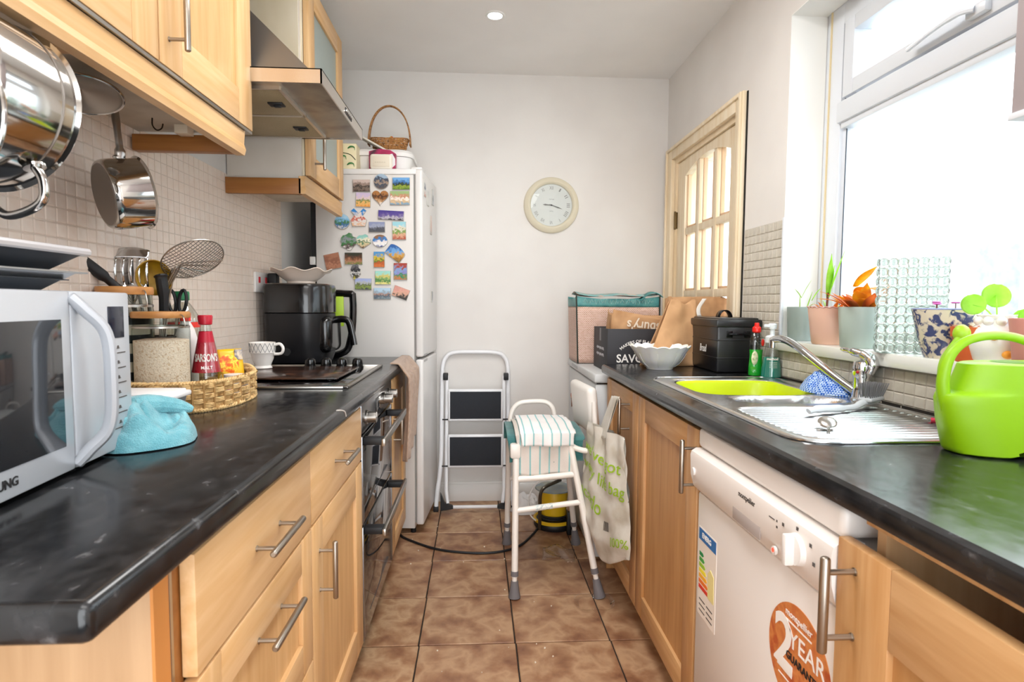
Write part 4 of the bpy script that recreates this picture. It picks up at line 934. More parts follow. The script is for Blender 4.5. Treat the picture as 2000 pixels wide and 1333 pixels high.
for s_ in (-1, 1):
    q = [(-.042, s_ * (rP - .002), dP - .035), (-.043, s_ * (rP + .022), dP - .030), (-.025, s_ * (rP + .048), dP - .026), (.025, s_ * (rP + .048), dP - .026), (.043, s_ * (rP + .022), dP - .030), (.042, s_ * (rP - .002), dP - .035)]
    ob('loop_handle', B().tube([PM @ p for p in sm(q, 6)], .0065, 12), MIR, t)
    for w_ in (-.042, .042): ob('handle_plate', loc(PM, B().cyl((w_, s_ * (rP - .001), dP - .035), (w_, s_ * (rP + .003), dP - .035), .014, n=16)), MIR, t)
h1 = hook(-.735, .90)
# frying pan nearer than that, only its edge in view
C1 = V((-.641, .700, 1.387)); FM_ = PM.copy(); FM_.translation = C1
t = thing('frying_pan', 'steel rimmed pan at the very left edge in front of the casserole', 'pan', tuple(C1))
ob('pan_wall', B().lathe([(.0001, .0), (.085, 0), (.098, .035), (.100, .037), (.098, .038), (.083, .004), (.0001, .003)], 56, FM_ @ T(0, 0, -.02)), mat('dark_pan', '#3B3B3C', .3, .6), t)
ob('rim', B().tube([FM_ @ V((.099 * math.cos(2 * PI * i / 56), .099 * math.sin(2 * PI * i / 56), .0175)) for i in range(56)], .003, 8, closed=True), MIR, t)
# lid hanging flat
LC = V((-.800, 1.245, 1.592)); zl = V((-.14, .22, .96)).normalized(); xl = V((1, .1, 0)); xl = (xl - zl * xl.dot(zl)).normalized(); LMx = Mx((xl, zl.cross(xl), zl)).transposed().to_4x4(); LMx.translation = LC
t = thing('pan_lid', 'steel saucepan lid hanging on a hook beside the casserole pan', 'lid', tuple(LC))
ob('lid_disc', B().lathe([(.0001, .014), (.03, .012), (.060, .004), (.070, 0), (.071, -.004), (.069, -.004), (.060, .001), (.0001, .009)], 48, LMx), mat('lid_steel', '#A8A29C', .25, 1), t)
ob('lid_rim', B().tube([LMx @ V((.0705 * math.cos(2 * PI * i / 48), .0705 * math.sin(2 * PI * i / 48), -.002)) for i in range(48)], .0028, 8, closed=True), MIR, t)
kb = LMx @ V((-.045, .03, .02))
ob('grip_plate', loc(FR(LMx @ V((-.050, .02, .035)), (1, 0, 0), (0, .2, 1)), B().sph((0, 0, 0), (.019, .026, .006))), mat('lid_grip', '#6A655F', .2, 1), t)
h2 = hook(-.842, 1.235); h3 = hook(-.815, 1.33); h4 = hook(-.83, 1.555)
# small saucepan on its long handle
zs = V((.66, .70, .20)).normalized(); B0 = V((-.845, 1.375, 1.413)); xs = V((0, 0, 1)); xs = (xs - zs * xs.dot(zs)).normalized()
SMt = Mx((xs, zs.cross(xs), zs)).transposed().to_4x4(); SMt.translation = B0
rS, dS = .079, .078
t = thing('saucepan', 'small polished steel saucepan hanging by its long handle against the tiles', 'pan', tuple(B0))
ob('pan_wall', pan_lathe(SMt, rS, dS, .005), MIR, t)
ob('pan_base', B().lathe([(.0001, -.0015), (rS * .86, -.0015), (rS * .90, .001)], 48, SMt), MIRD, t)
p0 = SMt @ V((rS, 0, dS - .03)); 
hpts = sm([p0 - V((0, 0, .003)), p0 + V((.004, 0, .012)), p0 + V((.0, -.0, .06)), p0 + V((-.006, 0, .12)), p0 + V((-.012, 0, .158))], 6)
ob('handle', B().tube(hpts, [.013] * 4 + [.011] * 4 + [.0075] * 6 + [.0085] * 7 + [.011] * 4, 12, flat=.5), mat('lid_steel', ''), t)
for o, l in ((h1, 'dark cup hook holding the casserole pan'), (h2, 'dark cup hook holding the saucepan lid'), (h3, 'small dark cup hook above the saucepan handle'), (h4, 'empty dark cup hook beside the brown batten')): o['label'] = l; recentre(o)

# ---------------------------------------------------------------- magnets on the fridge
def printm(name, cols, seed, sc=26, d=.9):
    M = bpy.data.materials.new(name); M.use_nodes = True; nt = M.node_tree; N = nt.nodes; L = nt.links
    tc = N.new('ShaderNodeTexCoord'); sp = N.new('ShaderNodeSeparateXYZ'); L.new(tc.outputs['Generated'], sp.inputs[0])
    mp = N.new('ShaderNodeMapping'); mp.inputs['Location'].default_value = (seed * 3.1, seed, seed * 1.7); L.new(tc.outputs['Object'], mp.inputs[0])
    n = N.new('ShaderNodeTexNoise'); n.inputs['Scale'].default_value = sc * 3; n.inputs['Detail'].default_value = 4; L.new(mp.outputs[0], n.inputs['Vector'])
    a = N.new('ShaderNodeMath'); a.operation = 'MULTIPLY_ADD'; L.new(n.outputs['Fac'], a.inputs[0]); a.inputs[1].default_value = d; L.new(sp.outputs['Z'], a.inputs[2])
    b = N.new('ShaderNodeMath'); b.operation = 'SUBTRACT'; b.use_clamp = True; L.new(a.outputs[0], b.inputs[0]); b.inputs[1].default_value = d / 2
    r = N.new('ShaderNodeValToRGB'); r.color_ramp.interpolation = 'EASE'; L.new(b.outputs[0], r.inputs[0]); e = r.color_ramp.elements
    e[0].color = hx(cols[0]); e[1].color = hx(cols[-1]); e[1].position = .85
    for i, c in enumerate(cols[1:-1]): q = e.new(.15 + .7 * (i + .6) / (len(cols) - 1)); q.color = hx(c)
    p = N['Principled BSDF']; p.inputs['Roughness'].default_value = .35; L.new(r.outputs[0], p.inputs['Base Color']); return M
def shape(kind, w, h):
    w, h = w / 2, h / 2
    if kind == 'rect': return [(-w, -h), (w, -h), (w, h), (-w, h)]
    if kind == 'round': return [(w * math.cos(2 * PI * i / 28), h * math.sin(2 * PI * i / 28)) for i in range(28)]
    if kind == 'heart':
        o = []
        for i in range(30):
            t_ = 2 * PI * i / 30; o.append((w * math.sin(t_) ** 3, h * (13 * math.cos(t_) - 5 * math.cos(2 * t_) - 2 * math.cos(3 * t_) - math.cos(4 * t_) + 2) / 15))
        return o
    if kind == 'arch': return [(-w, -h), (w, -h), (w, h * .45)] + [(w * math.cos(a), h * .45 + h * .55 * math.sin(a)) for a in [PI * k / 8 for k in range(1, 8)]] + [(-w, h * .45)]
    if kind == 'jag': return [(w * (1 + .16 * math.sin(i * 2.4)) * math.cos(2 * PI * i / 20), h * (1 + .14 * math.cos(i * 1.7)) * math.sin(2 * PI * i / 20)) for i in range(20)]
    if kind == 'mill': return [(-w * .8, -h), (w * .8, -h), (w, -h * .3), (w * .5, h * .2), (w * .95, h * .75), (w * .6, h), (0, h * .45), (-w * .6, h), (-w * .95, h * .75), (-w * .5, h * .2), (-w, -h * .3)]
    if kind == 'cone': return [(0, -h), (w * .5, -h * .1), (w, h * .25), (w * .8, h * .7), (0, h), (-w * .8, h * .7), (-w, h * .25), (-w * .5, -h * .1)]
SIDEG = 'souvenir magnets on the side of the fridge'
pxm = .00258
MAGS = [
 (-.299, 1.745, 32, 22, 0, 'rect', ['#4B4038', '#7A6A60', '#3F3833', '#8E7A70', '#C9B5AC'], 'dusky brown picture magnet, first in the top row on the fridge side'),
 (-.201, 1.765, 28, 28, 0, 'round', ['#6B5A50', '#3F4A5A', '#A38E7C', '#3A4558', '#9DB2C6'], 'round dark-rimmed magnet between the two top row pictures'),
 (-.104, 1.755, 32, 22, 0, 'rect', ['#5A7A2A', '#8CA03A', '#26331F', '#3F6FA8', '#6FA8DC'], 'magnet of a ruined tower under blue sky, top right of the fridge side'),
 (-.291, 1.677, 27, 26, -2, 'rect', ['#D98F3C', '#E5B06A', '#7F8A4A', '#D9C3C4', '#C9B9D6'], 'square orange seaside magnet under the dusky brown one'),
 (-.207, 1.687, 31, 28, 0, 'heart', ['#EDE4DC', '#C7A27C', '#8A5A30', '#4A2E20', '#A7703E'], 'heart-shaped magnet with a brown and white dog picture'),
 (-.111, 1.686, 36, 25, 0, 'rect', ['#7FA0B8', '#D3B48A', '#F0E6DC', '#C48A6A', '#9AB67C'], 'pale magnet with many little views under the tower one'),
 (-.396, 1.571, 28, 28, 0, 'round', ['#D8D2CC', '#3F6FA0', '#4D7A3F', '#7FB4D8', '#A8CDE4'], 'round blue bay view magnet, leftmost beside the cabinet rail'),
 (-.314, 1.592, 30, 33, 0, 'mill', ['#E0AE86', '#D9D6D2', '#C4553C', '#DCD3CB', '#2F7FC4'], 'cut-out magnet with two blue flags or sails at its top'),
 (-.155, 1.602, 48, 17, -3, 'rect', ['#3A3640', '#B9B4C0', '#7A6E9C', '#5A4A94', '#4A3C8C'], 'long narrow purple night skyline magnet'),
 (-.225, 1.545, 30, 19, 0, 'rect', ['#565A5E', '#4B4E58', '#6A6E7C', '#9FA6BC', '#8C96B8'], 'small slate grey view magnet left of the red and green street magnet'),
 (-.115, 1.528, 25, 33, 0, 'rect', ['#B0563F', '#D9A98C', '#7A9A4C', '#E6DCCB', '#9AD0DC'], 'upright street scene magnet below the purple skyline'),
 (-.366, 1.474, 29, 30, 12, 'jag', ['#E4E0DA', '#5A4A4A', '#3F7A44', '#8A8F94', '#4A7F50'], 'ragged green and grey relief magnet, left of a similar brown one'),
 (-.293, 1.477, 26, 24, 0, 'jag', ['#6A4632', '#D8C79E', '#4A7A5A', '#EFE6CC', '#8FC7BC'], 'ragged relief magnet with trees, brown along its bottom'),
 (-.210, 1.478, 28, 23, 0, 'round', ['#24408A', '#F0EEEC', '#E6DFE0', '#2C7CC0', '#8C6A50'], 'oval white and blue magnet in the middle of the fridge side'),
 (-.133, 1.421, 34, 24, -38, 'arch', ['#5A5A44', '#B07A2C', '#D0A04A', '#6FA6DC', '#2F62A8'], 'steeply tilted magnet with curved top, blue sky over golden field'),
 (-.446, 1.377, 29, 29, 12, 'rect', ['#A06A50', '#B57D62', '#8F5C46', '#A87258'], 'plain rusty brown square magnet, nearest the cream dish'),
 (-.342, 1.391, 33, 22, 0, 'rect', ['#6A7A3A', '#B07E62', '#8A5A3A', '#5A3A2A', '#3A3A2C'], 'dark brown temple picture magnet right of the rusty square'),
 (-.215, 1.387, 20, 29, 0, 'rect', ['#D0733A', '#B85A2C', '#5A7A3A', '#D9B82C', '#4F94CC'], 'upright magnet with a yellow peak over orange water'),
 (-.110, 1.329, 25, 31, 0, 'rect', ['#C97A50', '#3F8A5A', '#8F86C4', '#7FA4D0', '#A8402F'], 'striped colourful cottages magnet at the right edge'),
 (-.333, 1.327, 18, 28, 0, 'jag', ['#E2D24A', '#3A3A3E', '#DCDAD6', '#2C2C30', '#6A6A6E'], 'small black and white puffin-like magnet with yellow foot'),
 (-.197, 1.298, 29, 25, 0, 'rect', ['#E8DE8C', '#4F8A4A', '#8FB070', '#D8C870', '#A0DCD0'], 'yellow framed green parkland magnet'),
 (-.295, 1.266, 31, 21, -1, 'rect', ['#4A4E50', '#8CA050', '#6A7448', '#B8BCC0', '#A8B4E0'], 'landscape magnet with a path, lowest on the left'),
 (-.201, 1.220, 32, 21, 0, 'rect', ['#8C9AA0', '#5A6A78', '#B08A7A', '#9FB4C4', '#B8D4E8'], 'bluish harbour view magnet at the bottom of the collection'),
 (-.109, 1.224, 30, 20, -20, 'rect', ['#33342F', '#4A4440', '#D8A890', '#E0A898', '#D89C90'], 'tilted pink sunset spires magnet at the bottom right'),
]
for i, (x, z, w, h, a, k, cols, lab) in enumerate(MAGS):
    M_ = FRI @ T(x, -.0002, z) @ Ry(-math.radians(a))
    t = thing('fridge_magnet', lab, 'magnet', tuple(M_ @ V((0, -.002, 0))), SIDEG)
    pts = shape(k, w * pxm, h * pxm)
    ob('backing', loc(M_, B().prism([(p[0] * 1.03, p[1] * 1.03) for p in pts], 'y', -.0035, .004)), mat('magnet_edge', '#B9B5AE', .5), t, smooth=False)
    ob('picture', loc(M_, B().prism(pts, 'y', -.0045, -.0034)), printm('magnet_print_%d' % i, cols, i + 1.3), t, smooth=False)
FRG = 'magnets on the fridge door'
for i, (y, z, w, h, c, lab) in enumerate([(.055, 1.784 - .04, .05, .085, ['#C98A7A', '#E6E2E0', '#3A4A6A', '#E0DEDC'], 'blue and red strip magnet near the top of the fridge door'), (.144, 1.71, .06, .075, ['#CFCFCB', '#DAD9D4', '#C4C6C2'], 'pale grey magnet on the fridge door below the strip'),
    (.30, 1.742, .06, .08, ['#B8BCC0', '#8C9096', '#D0D2D2'], 'grey magnet near the far edge of the fridge door'), (.238, 1.587, .05, .10, ['#A39C98', '#C9A89C', '#D8C4BA'], 'pinkish upright magnet on the fridge door'), (.265, 1.208, .05, .06, ['#C9CACA', '#9A9C9E', '#8E9092'], 'grey magnet low on the upper fridge door')]):
    M_ = FRI @ T(.0002, y, z)
    t = thing('fridge_magnet', lab, 'magnet', tuple(M_ @ V((.002, 0, 0))), FRG)
    ob('backing', loc(M_, B().bx(-.004, .003, -w / 2, w / 2, -h / 2, h / 2, .001)), mat('magnet_edge', ''), t); ob('picture', loc(M_, B().bx(.003, .0036, -w / 2 + .002, w / 2 - .002, -h / 2 + .002, h / 2 - .002)), printm('door_print_%d' % i, c, i + 40), t, smooth=False)

# ---------------------------------------------------------------- on top of the fridge
ZF = 1.8285
t = thing('plastic_crate', 'big white plastic tub with rounded lid on top of the fridge', 'tub', (-.46, 3.14, ZF))
WPL = mat('crate_white', '#E9E7E4', .4)
fn = lambda i: rrect(-.645 + i, -.335 - i, 3.00 + i, 3.30 - i, .07 - i, rb=.06 - i * .5)
ob('tub', stackp(B(), fn, [(ZF, .022), (ZF + .085, .008)]), WPL, t, ang=.5)
ob('lid', stackp(B(), fn, [(ZF + .086, .0), (ZF + .105, .0), (ZF + .118, .01), (ZF + .125, .03)]), WPL, t, ang=.5)
t = thing('food_packet', 'magenta and dark packet standing behind the small cream radio on the fridge', 'packet', (-.47, 2.965, ZF))
ob('pouch', B().prism([(-.545, ZF), (-.415, ZF), (-.412, ZF + .085), (-.44, ZF + .103), (-.50, ZF + .108), (-.545, ZF + .095)], 'y', 2.957, 2.985), mat('packet_magenta', '#9C1F4E', .35, col2=['#B5265C', '#3A2A33'], sc=16), t)
ob('white_flash', B().prism([(-.44, ZF + .01), (-.416, ZF + .03), (-.416, ZF + .06), (-.43, ZF + .085), (-.45, ZF + .08)], 'y', 2.955, 2.957), mat('flash_white', '#E9E6E8', .4), t, smooth=False)
t = thing('radio', 'small cream plastic radio with rounded corners on the fridge front corner', 'radio', (-.475, 2.93, ZF))
ob('case', B().bx(-.535, -.425, 2.915, 2.945, ZF, ZF + .075, .018, seg=4), mat('radio_cream', '#E8E0D2', .4), t)
ob('front_panel', B().bx(-.520, -.438, 2.9125, 2.916, ZF + .012, ZF + .062, .0015), mat('radio_panel', '#DDD3C0', .5), t)
for k in range(6): ob('button', B().cyl((-.506 + k * .009, 2.9125, ZF + .032), (-.506 + k * .009, 2.911, ZF + .032), .0025, n=10), mat('radio_button', '#C4B9A4', .5), t)
t = thing('decorated_tin', 'cream tin printed with green leaves next to the wall cabinet on the fridge', 'tin', (-.66, 2.97, ZF))
ob('tin', B().bx(-.745, -.600, 2.93, 3.04, ZF, ZF + .125, .006), mat('tin_cream', '#E9DDB4', .4, col2='#E2D6B0', sc=6), t)
for k, (x, z) in enumerate(((-.618, .105), (-.622, .025), (-.66, .06))):
    ob('leaf_print', B().tube(sm([(x - .025, 2.9295, ZF + z - .006), (x - .012, 2.929, ZF + z + .004), (x + .006, 2.929, ZF + z + .002), (x + .010, 2.9295, ZF + z - .014)], 4), [.0015, .004, .006, .0065, .007, .0065, .006, .005, .004, .003, .002, .0015, .001], 6, flat=.3), mat('leaf_green_print', '#2F7A3F', .5), t)
ob('stem_print', B().tube(sm([(-.665, 2.929, ZF + .078), (-.63, 2.929, ZF + .07), (-.605, 2.929, ZF + .045)], 5), .0018, 5), mat('stem_print', '#2B3A22', .5), t)
t = thing('box_lid', 'pale cardboard flap leaning on the white tub behind the hood', 'lid', (-.60, 3.02, ZF + .13))
ob('flap', loc(FR((-.640, 2.995, ZF + .205), (.80, .05, -.42), (.1, .9, 0)), B().bx(0, .20, 0, .11, -.004, .004, .001)), mat('card_pale', '#DAD4C8', .8), t)
# wicker basket with tall hoop handle
WK = mat('brown_wicker', '#9A6A3C', .6, col2=['#B98550', '#6E4826'], sc=70, bump=.4, bs=200)
bx0 = V((-.470, 3.14, ZF + .126)); t = thing('wicker_basket', 'small brown wicker basket with a tall hoop handle on the tub above the fridge', 'basket', tuple(bx0))
def bo(t_, s_): return (bx0.x + .095 * s_ * math.cos(t_), bx0.y + .075 * s_ * math.sin(t_))
for j in range(8):
    z = .004 + j * .0085; s_ = .80 + .22 * j / 7
    pts = []
    for i in range(120): t_ = 2 * PI * i / 120; w = 1 + .02 * math.cos(t_ * 15 + (j % 2) * PI); x, y = bo(t_, s_ * w); pts.append((x, y, bx0.z + z + .014 * math.cos(t_) ** 2 * j / 7))
    ob('strand', B().tube(pts, .0042, 5, closed=True), WK, t)
for i in range(30):
    t_ = 2 * PI * i / 30; a_, b_ = bo(t_, .79), bo(t_, 1.03); ob('stake', B().cyl((*a_, bx0.z), (*b_, bx0.z + .064 + .014 * math.cos(t_) ** 2), .003, n=6), WK, t)
ob('base', B().prism([bo(2 * PI * i / 24, .8) for i in range(24)], 'z', bx0.z, bx0.z + .005), WK, t, smooth=False)
hb_ = []
for k in range(25):
    a_ = PI * k / 24; hb_.append((bx0.x - .108 * math.cos(a_) * (1 + .0 * math.sin(a_)), bx0.y, bx0.z + .045 + .205 * math.sin(a_) ** .85))
rr_ = [.026 - .018 * math.sin(PI * k / 24) ** .5 for k in range(25)]
b = B()
for k in range(24):
    pass
b = B().grid(lambda u, v: (lambda p, r: (p[0], p[1] + (v - .5) * 2 * r, p[2]))(hb_[round(u * 24)], rr_[round(u * 24)]), 24, 4)
ob('hoop_handle', b, WK, t, solid=.007)
for s_ in (-1, 1): ob('handle_edge', B().tube([(p[0], p[1] + s_ * rr_[i], p[2]) for i, p in enumerate(hb_)], .0035, 6), WK, t)
sw = one('sweet_wrapper', B().grid(lambda u, v: (-.475 + .075 * u, 3.12 + .05 * v, bx0.z + .072 + .018 * math.sin(u * 7) * math.cos(v * 5)), 10, 8), mat('wrapper', '#C93A2B', .3, col2=['#E8C23A', '#B5303F'], sc=30), 'red and yellow sweet wrapper poking out of the wicker basket', 'wrapper', solid=.002); recentre(sw)

# ---------------------------------------------------------------- back wall: clock, ladder
ck = thing('wall_clock', 'round cream wall clock with grey Roman numerals on the back wall', 'clock', (.419, YB, 1.745))
CM = Mx(((1, 0, 0, .419), (0, 0, -1, YB), (0, 1, 0, 1.745), (0, 0, 0, 1)))
ob('frame', B().lathe([(.120, .012), (.122, .020), (.127, .027), (.134, .030), (.142, .028), (.150, .021), (.156, .018), (.160, .012), (.161, .0)], 64, CM), mat('clock_cream', '#DDD5BE', .35, coat=.2), ck)
ob('dial', B().lathe([(.0001, .010), (.124, .010)], 64, CM), mat('dial_grey', '#D9D9D4', .6), ck)
NUM = ['XII', 'I', 'II', 'III', 'IIII', 'V', 'VI', 'VII', 'VIII', 'IX', 'X', 'XI']
NI = mat('numeral_grey', '#8F8D88', .6)
for i, s_ in enumerate(NUM):
    a_ = -2 * PI * i / 12; txt('numeral', s_, .028, NI, CM @ T(-.098 * math.sin(a_), .098 * math.cos(a_), .0106) @ Rz(a_), ck, fit=.007 * len(s_) + .001)
ob('hour_hand', loc(CM @ Rz(math.radians(86)), B().prism([(-.002, -.01), (.002, -.01), (.003, .025), (.0045, .035), (.0, .050), (-.0045, .035), (-.003, .025)], 'z', .0125, .0135)), mat('hand_grey', '#6E6C68', .5), ck, smooth=False)
ob('minute_hand', loc(CM @ Rz(math.radians(-109)), B().prism([(-.0018, -.012), (.0018, -.012), (.003, .04), (.0, .068), (-.003, .04)], 'z', .014, .015)), mat('hand_grey', ''), ck, smooth=False)
ob('hub', B().lathe([(.0001, .018), (.004, .017), (.004, .012)], 16, CM), DINK, ck)
scribble('small_print', .022, .005, NI, CM @ T(0, -.034, .0106), ck, 6, .0005); scribble('small_print', .03, .006, NI, CM @ T(0, .034, .0106), ck, 7, .0005)
ob('glass', B().lathe([(.0001, .0225), (.122, .0225)], 48, CM), GL, ck)

lad = thing('step_ladder', 'folded white step ladder with black treads leaning on the back wall', 'ladder', (-.02, 3.28, 0))
LWM = mat('ladder_white', '#E6E7EA', .3, coat=.2); TRD = mat('tread_black', '#2A2D33', .85, bump=.6, bs=400)
yl = lambda z: 3.215 + .15 * z / .9
fr_ = [(-.238, yl(0), .012), (-.232, yl(.1), .1), (-.212, yl(.25), .28), (-.210, yl(.6), .6), (-.208, yl(.8), .80), (-.185, yl(.87), .865), (-.14, yl(.895), .888), (-.02, yl(.895), .892), (.10, yl(.895), .888), (.148, yl(.87), .865), (.170, yl(.8), .80), (.172, yl(.6), .6), (.174, yl(.25), .28), (.194, yl(.1), .1), (.200, yl(0), .012)]
ob('rear_frame', B().tube(sm(fr_, 5), .0125, 12), LWM, lad)
for s_ in (-1, 1):
    xs_ = -.017 + s_ * .163
    ob('front_rail', B().tube([(xs_, yl(.76) - .03, .76), (xs_, yl(.2) - .03, .12), (xs_ - s_ * .01, yl(0) - .03, .055)], .010, 10), LWM, lad)
    ob('side_bracket', B().bx(xs_ - .012 + s_ * .01, xs_ + .016 + s_ * .01, yl(.76) - .05, yl(.76) - .015, .735, .775, .004), BLKM, lad)
    ob('foot', B().prism([(xs_ + s_ * .03, .02), (xs_ + s_ * .03, .12), (xs_ + s_ * .005, .06), (xs_ - s_ * .04, .045), (xs_ - s_ * .04, .03)], 'y', yl(0) - .05, yl(0) - .025), BLKM, lad)
    ob('rubber_foot', B().bx((-.238 if s_ < 0 else .200) - .014, (-.238 if s_ < 0 else .200) + .014, yl(0) - .014, yl(0) + .014, 0, .03, .003), BLKM, lad)
ob('bottom_bar', B().bx(-.185, .155, yl(0) - .042, yl(0) - .028, .028, .046, .005), LWM, lad)
for z0, z1 in ((.505, .690), (.248, .440)):
    yy = yl((z0 + z1) / 2) - .052
    st_ = ob('step', B().bx(-.172, .140, yy - .012, yy + .008, z0, z1, .010, seg=3), LWM, lad)
    ob('tread', B().bx(-.160, .128, yy - .0145, yy - .0115, z0 + .016, z1 - .014, .001), TRD, st_)
    ob('hinge_pin', B().cyl((-.205, yy, z0 + .010), (-.165, yy, z0 + .010), .004, n=10), BLKM, lad); ob('hinge_pin', B().cyl((.133, yy, z0 + .010), (.168, yy, z0 + .010), .004, n=10), BLKM, lad)
ob('warning_label', B().bx(.1695, .1715, yl(.6) - .014, yl(.6) - .0128, .50, .66), mat('label_pale', '#D4D6DC', .5), lad)

# ---------------------------------------------------------------- stool, towels, reel, carrier bag
STW = mat('stool_white', '#E9E3DC', .35, coat=.2); FOOT = mat('grey_foot', '#6E6A6C', .7)
sl = thing('perching_stool', 'white tubular perching stool with raised padded back in front of the freezer', 'stool', (.31, 2.49, 0))
tops = {'a': ((.145, 2.235), (.153, 2.315, .545)), 'b': ((.487, 2.225), (.375, 2.315, .60)), 'c': ((.140, 2.760), (.146, 2.70, .58)), 'd': ((.478, 2.745), (.405, 2.70, .60))}
for k, ((fx, fy), tp_) in tops.items():
    f0, f1 = V((fx, fy, 0)), V(tp_); d = f1 - f0; at = lambda s_: f0 + d * s_
    lg = ob('leg', B().tube([at(.15), at(.5), f1], .0135, 14), STW, sl)
    ob('leg_extension', B().tube([at(.05), at(.17)], .0105, 12), STW, lg)
    ob('collar', B().tube([at(.155), at(.19)], .0155, 14), FOOT, lg)
    ob('rubber_foot', B().tube([f0 + V((0, 0, .001)), at(.012), at(.06), at(.105), at(.12)], [.024, .024, .019, .0155, .0145], 16), FOOT, lg)
for a_, b_, s_ in (('a', 'b', .62), ('c', 'd', .58)):
    p, q = [V((*tops[k][0], 0)).lerp(V(tops[k][1]), s_) for k in (a_, b_)]
    ob('stretcher', B().tube([p, q], .0115, 12), STW, sl)
p, q = [V((*tops[k][0], 0)).lerp(V(tops[k][1]), .62) for k in 'ab']; m_ = p.lerp(q, .42)
ob('sticker', B().tube([p.lerp(q, .30), p.lerp(q, .56)], .0122, 12), mat('worn_sticker', '#C9D3D2', .5, col2=['#E6E6E0', '#8FA6AC'], sc=60), sl)
for a_, b_ in (('a', 'c'), ('b', 'd')): ob('side_rail', B().tube([tops[a_][1], tops[b_][1]], .0135, 12), STW, sl)
ob('front_rail', B().tube([(.150, 2.305, .462), (.26, 2.303, .468), (.402, 2.300, .482)], .0125, 12), STW, sl)
ob('seat', B().bx(.165, .375, 2.315, 2.70, -.018, .018, .012, M=T(0, 0, .588) @ T(.27, 2.5, 0) @ Rx(.02) @ Ry(-.06) @ T(-.27, -2.5, 0), seg=3), mat('seat_vinyl', '#DDD5CC', .5), sl)
ob('corner_block', B().bx(.128, .172, 2.30, 2.35, .545, .605, .010), STW, sl)
ob('arm_loop', B().tube(sm([(.150, 2.69, .575), (.152, 2.72, .63), (.168, 2.73, .675), (.20, 2.735, .700), (.26, 2.735, .707), (.32, 2.735, .704), (.352, 2.73, .68), (.362, 2.72, .64), (.362, 2.70, .60)], 5), .0115, 12), STW, sl)
ob('arm_loop', B().tube(sm([(.375, 2.315, .60), (.40, 2.31, .585), (.44, 2.30, .578), (.475, 2.31, .59), (.485, 2.34, .63), (.487, 2.38, .70), (.487, 2.40, .76)], 5), .0115, 12), STW, sl)
ob('back_tube', B().tube(sm([(.405, 2.70, .60), (.46, 2.70, .60), (.500, 2.69, .64), (.505, 2.68, .72), (.505, 2.66, .78)], 5), .0115, 12), STW, sl)
pad = B().bx(-.023, .023, -.15, .15, -.10, .108, .026, seg=4, M=T(.474, 2.545, .715) @ Rz(.10) @ Ry(-.10))
ob('back_pad', pad, mat('pad_white', '#EFEBE6', .5, bump=.1, bs=60), sl)
# towels over the seat
def drape(x0, x1, y0, y1, zt, drop, back, wob_, sd):
    Lt = y1 - y0; tot = drop + Lt + back
    def f(u, v):
        s_ = v * tot; x = x0 + (x1 - x0) * u; n = noise.noise(V((u * 3, v * 5, sd)))
        if s_ < drop: k = drop - s_; return (x + .010 * math.sin(k * 18 + u * 4), y0 - .006 - .012 * math.sin(u * 9 + sd) * min(1, k * 8) - wob_ * n, zt - k + .0)
        s_ -= drop
        if s_ < Lt: e = min(s_, .03) / .03; return (x, y0 + s_, zt + .006 * n + .010 * math.sin(PI * s_ / Lt) - .008 * (1 - e) ** 2)
        k = s_ - Lt; return (x, y1 + .008 + .01 * n, zt - k)
    return f
def stripes(name, base_, line):
    M = bpy.data.materials.new(name); M.use_nodes = True; nt = M.node_tree; N = nt.nodes; L = nt.links; p = N['Principled BSDF']; p.inputs['Roughness'].default_value = .95
    tc = N.new('ShaderNodeTexCoord'); sp = N.new('ShaderNodeSeparateXYZ'); L.new(tc.outputs['Generated'], sp.inputs[0])
    a = N.new('ShaderNodeMath'); a.operation = 'MULTIPLY'; a.inputs[1].default_value = 6.2; L.new(sp.outputs['X'], a.inputs[0])
    b = N.new('ShaderNodeMath'); b.operation = 'FRACT'; L.new(a.outputs[0], b.inputs[0])
    r = N.new('ShaderNodeValToRGB'); r.color_ramp.interpolation = 'LINEAR'; e = r.color_ramp.elements; e[0].color = hx(base_); e[0].position = .40; e[1].color = hx(base_); e[1].position = .60
    for ps in (.44, .56): q = e.new(ps); q.color = hx(line)
    L.new(b.outputs[0], r.inputs[0]); L.new(r.outputs[0], p.inputs['Base Color'])
    n = N.new('ShaderNodeTexNoise'); n.inputs['Scale'].default_value = 300; L.new(tc.outputs['Object'], n.inputs['Vector']); bp = N.new('ShaderNodeBump'); bp.inputs['Strength'].default_value = .4; bp.inputs['Distance'].default_value = .002; L.new(n.outputs['Fac'], bp.inputs['Height']); L.new(bp.outputs[0], p.inputs['Normal'])
    return M
TG = mat('teal_towel', '#3F8482', .97, col2='#356F70', sc=30, bump=.8, bs=350, sheen=.4)
o = one('tea_towel', B().grid(drape(.118, .440, 2.340, 2.66, .625, .10, .08, .01, 2), 40, 40), TG, 'dark teal towel lying lowest on the stool seat with both ends poking out', 'towel', solid=.006); recentre(o)
o = one('tea_towel', B().grid(drape(.150, .392, 2.318, 2.64, .642, .165, .02, .006, 5), 40, 50), stripes('tea_stripes_grey', '#DCD3CB', '#8FBDBE'), 'striped tea towel hanging down the front of the stool, lower layer', 'towel', solid=.003); recentre(o)
o = one('tea_towel', B().grid(drape(.168, .396, 2.300, 2.66, .654, .055, .01, .004, 9), 40, 50), stripes('tea_stripes_white', '#EFEDEC', '#93C4C6'), 'white tea towel with thin teal stripes folded on top of the stool', 'towel', solid=.004); recentre(o)

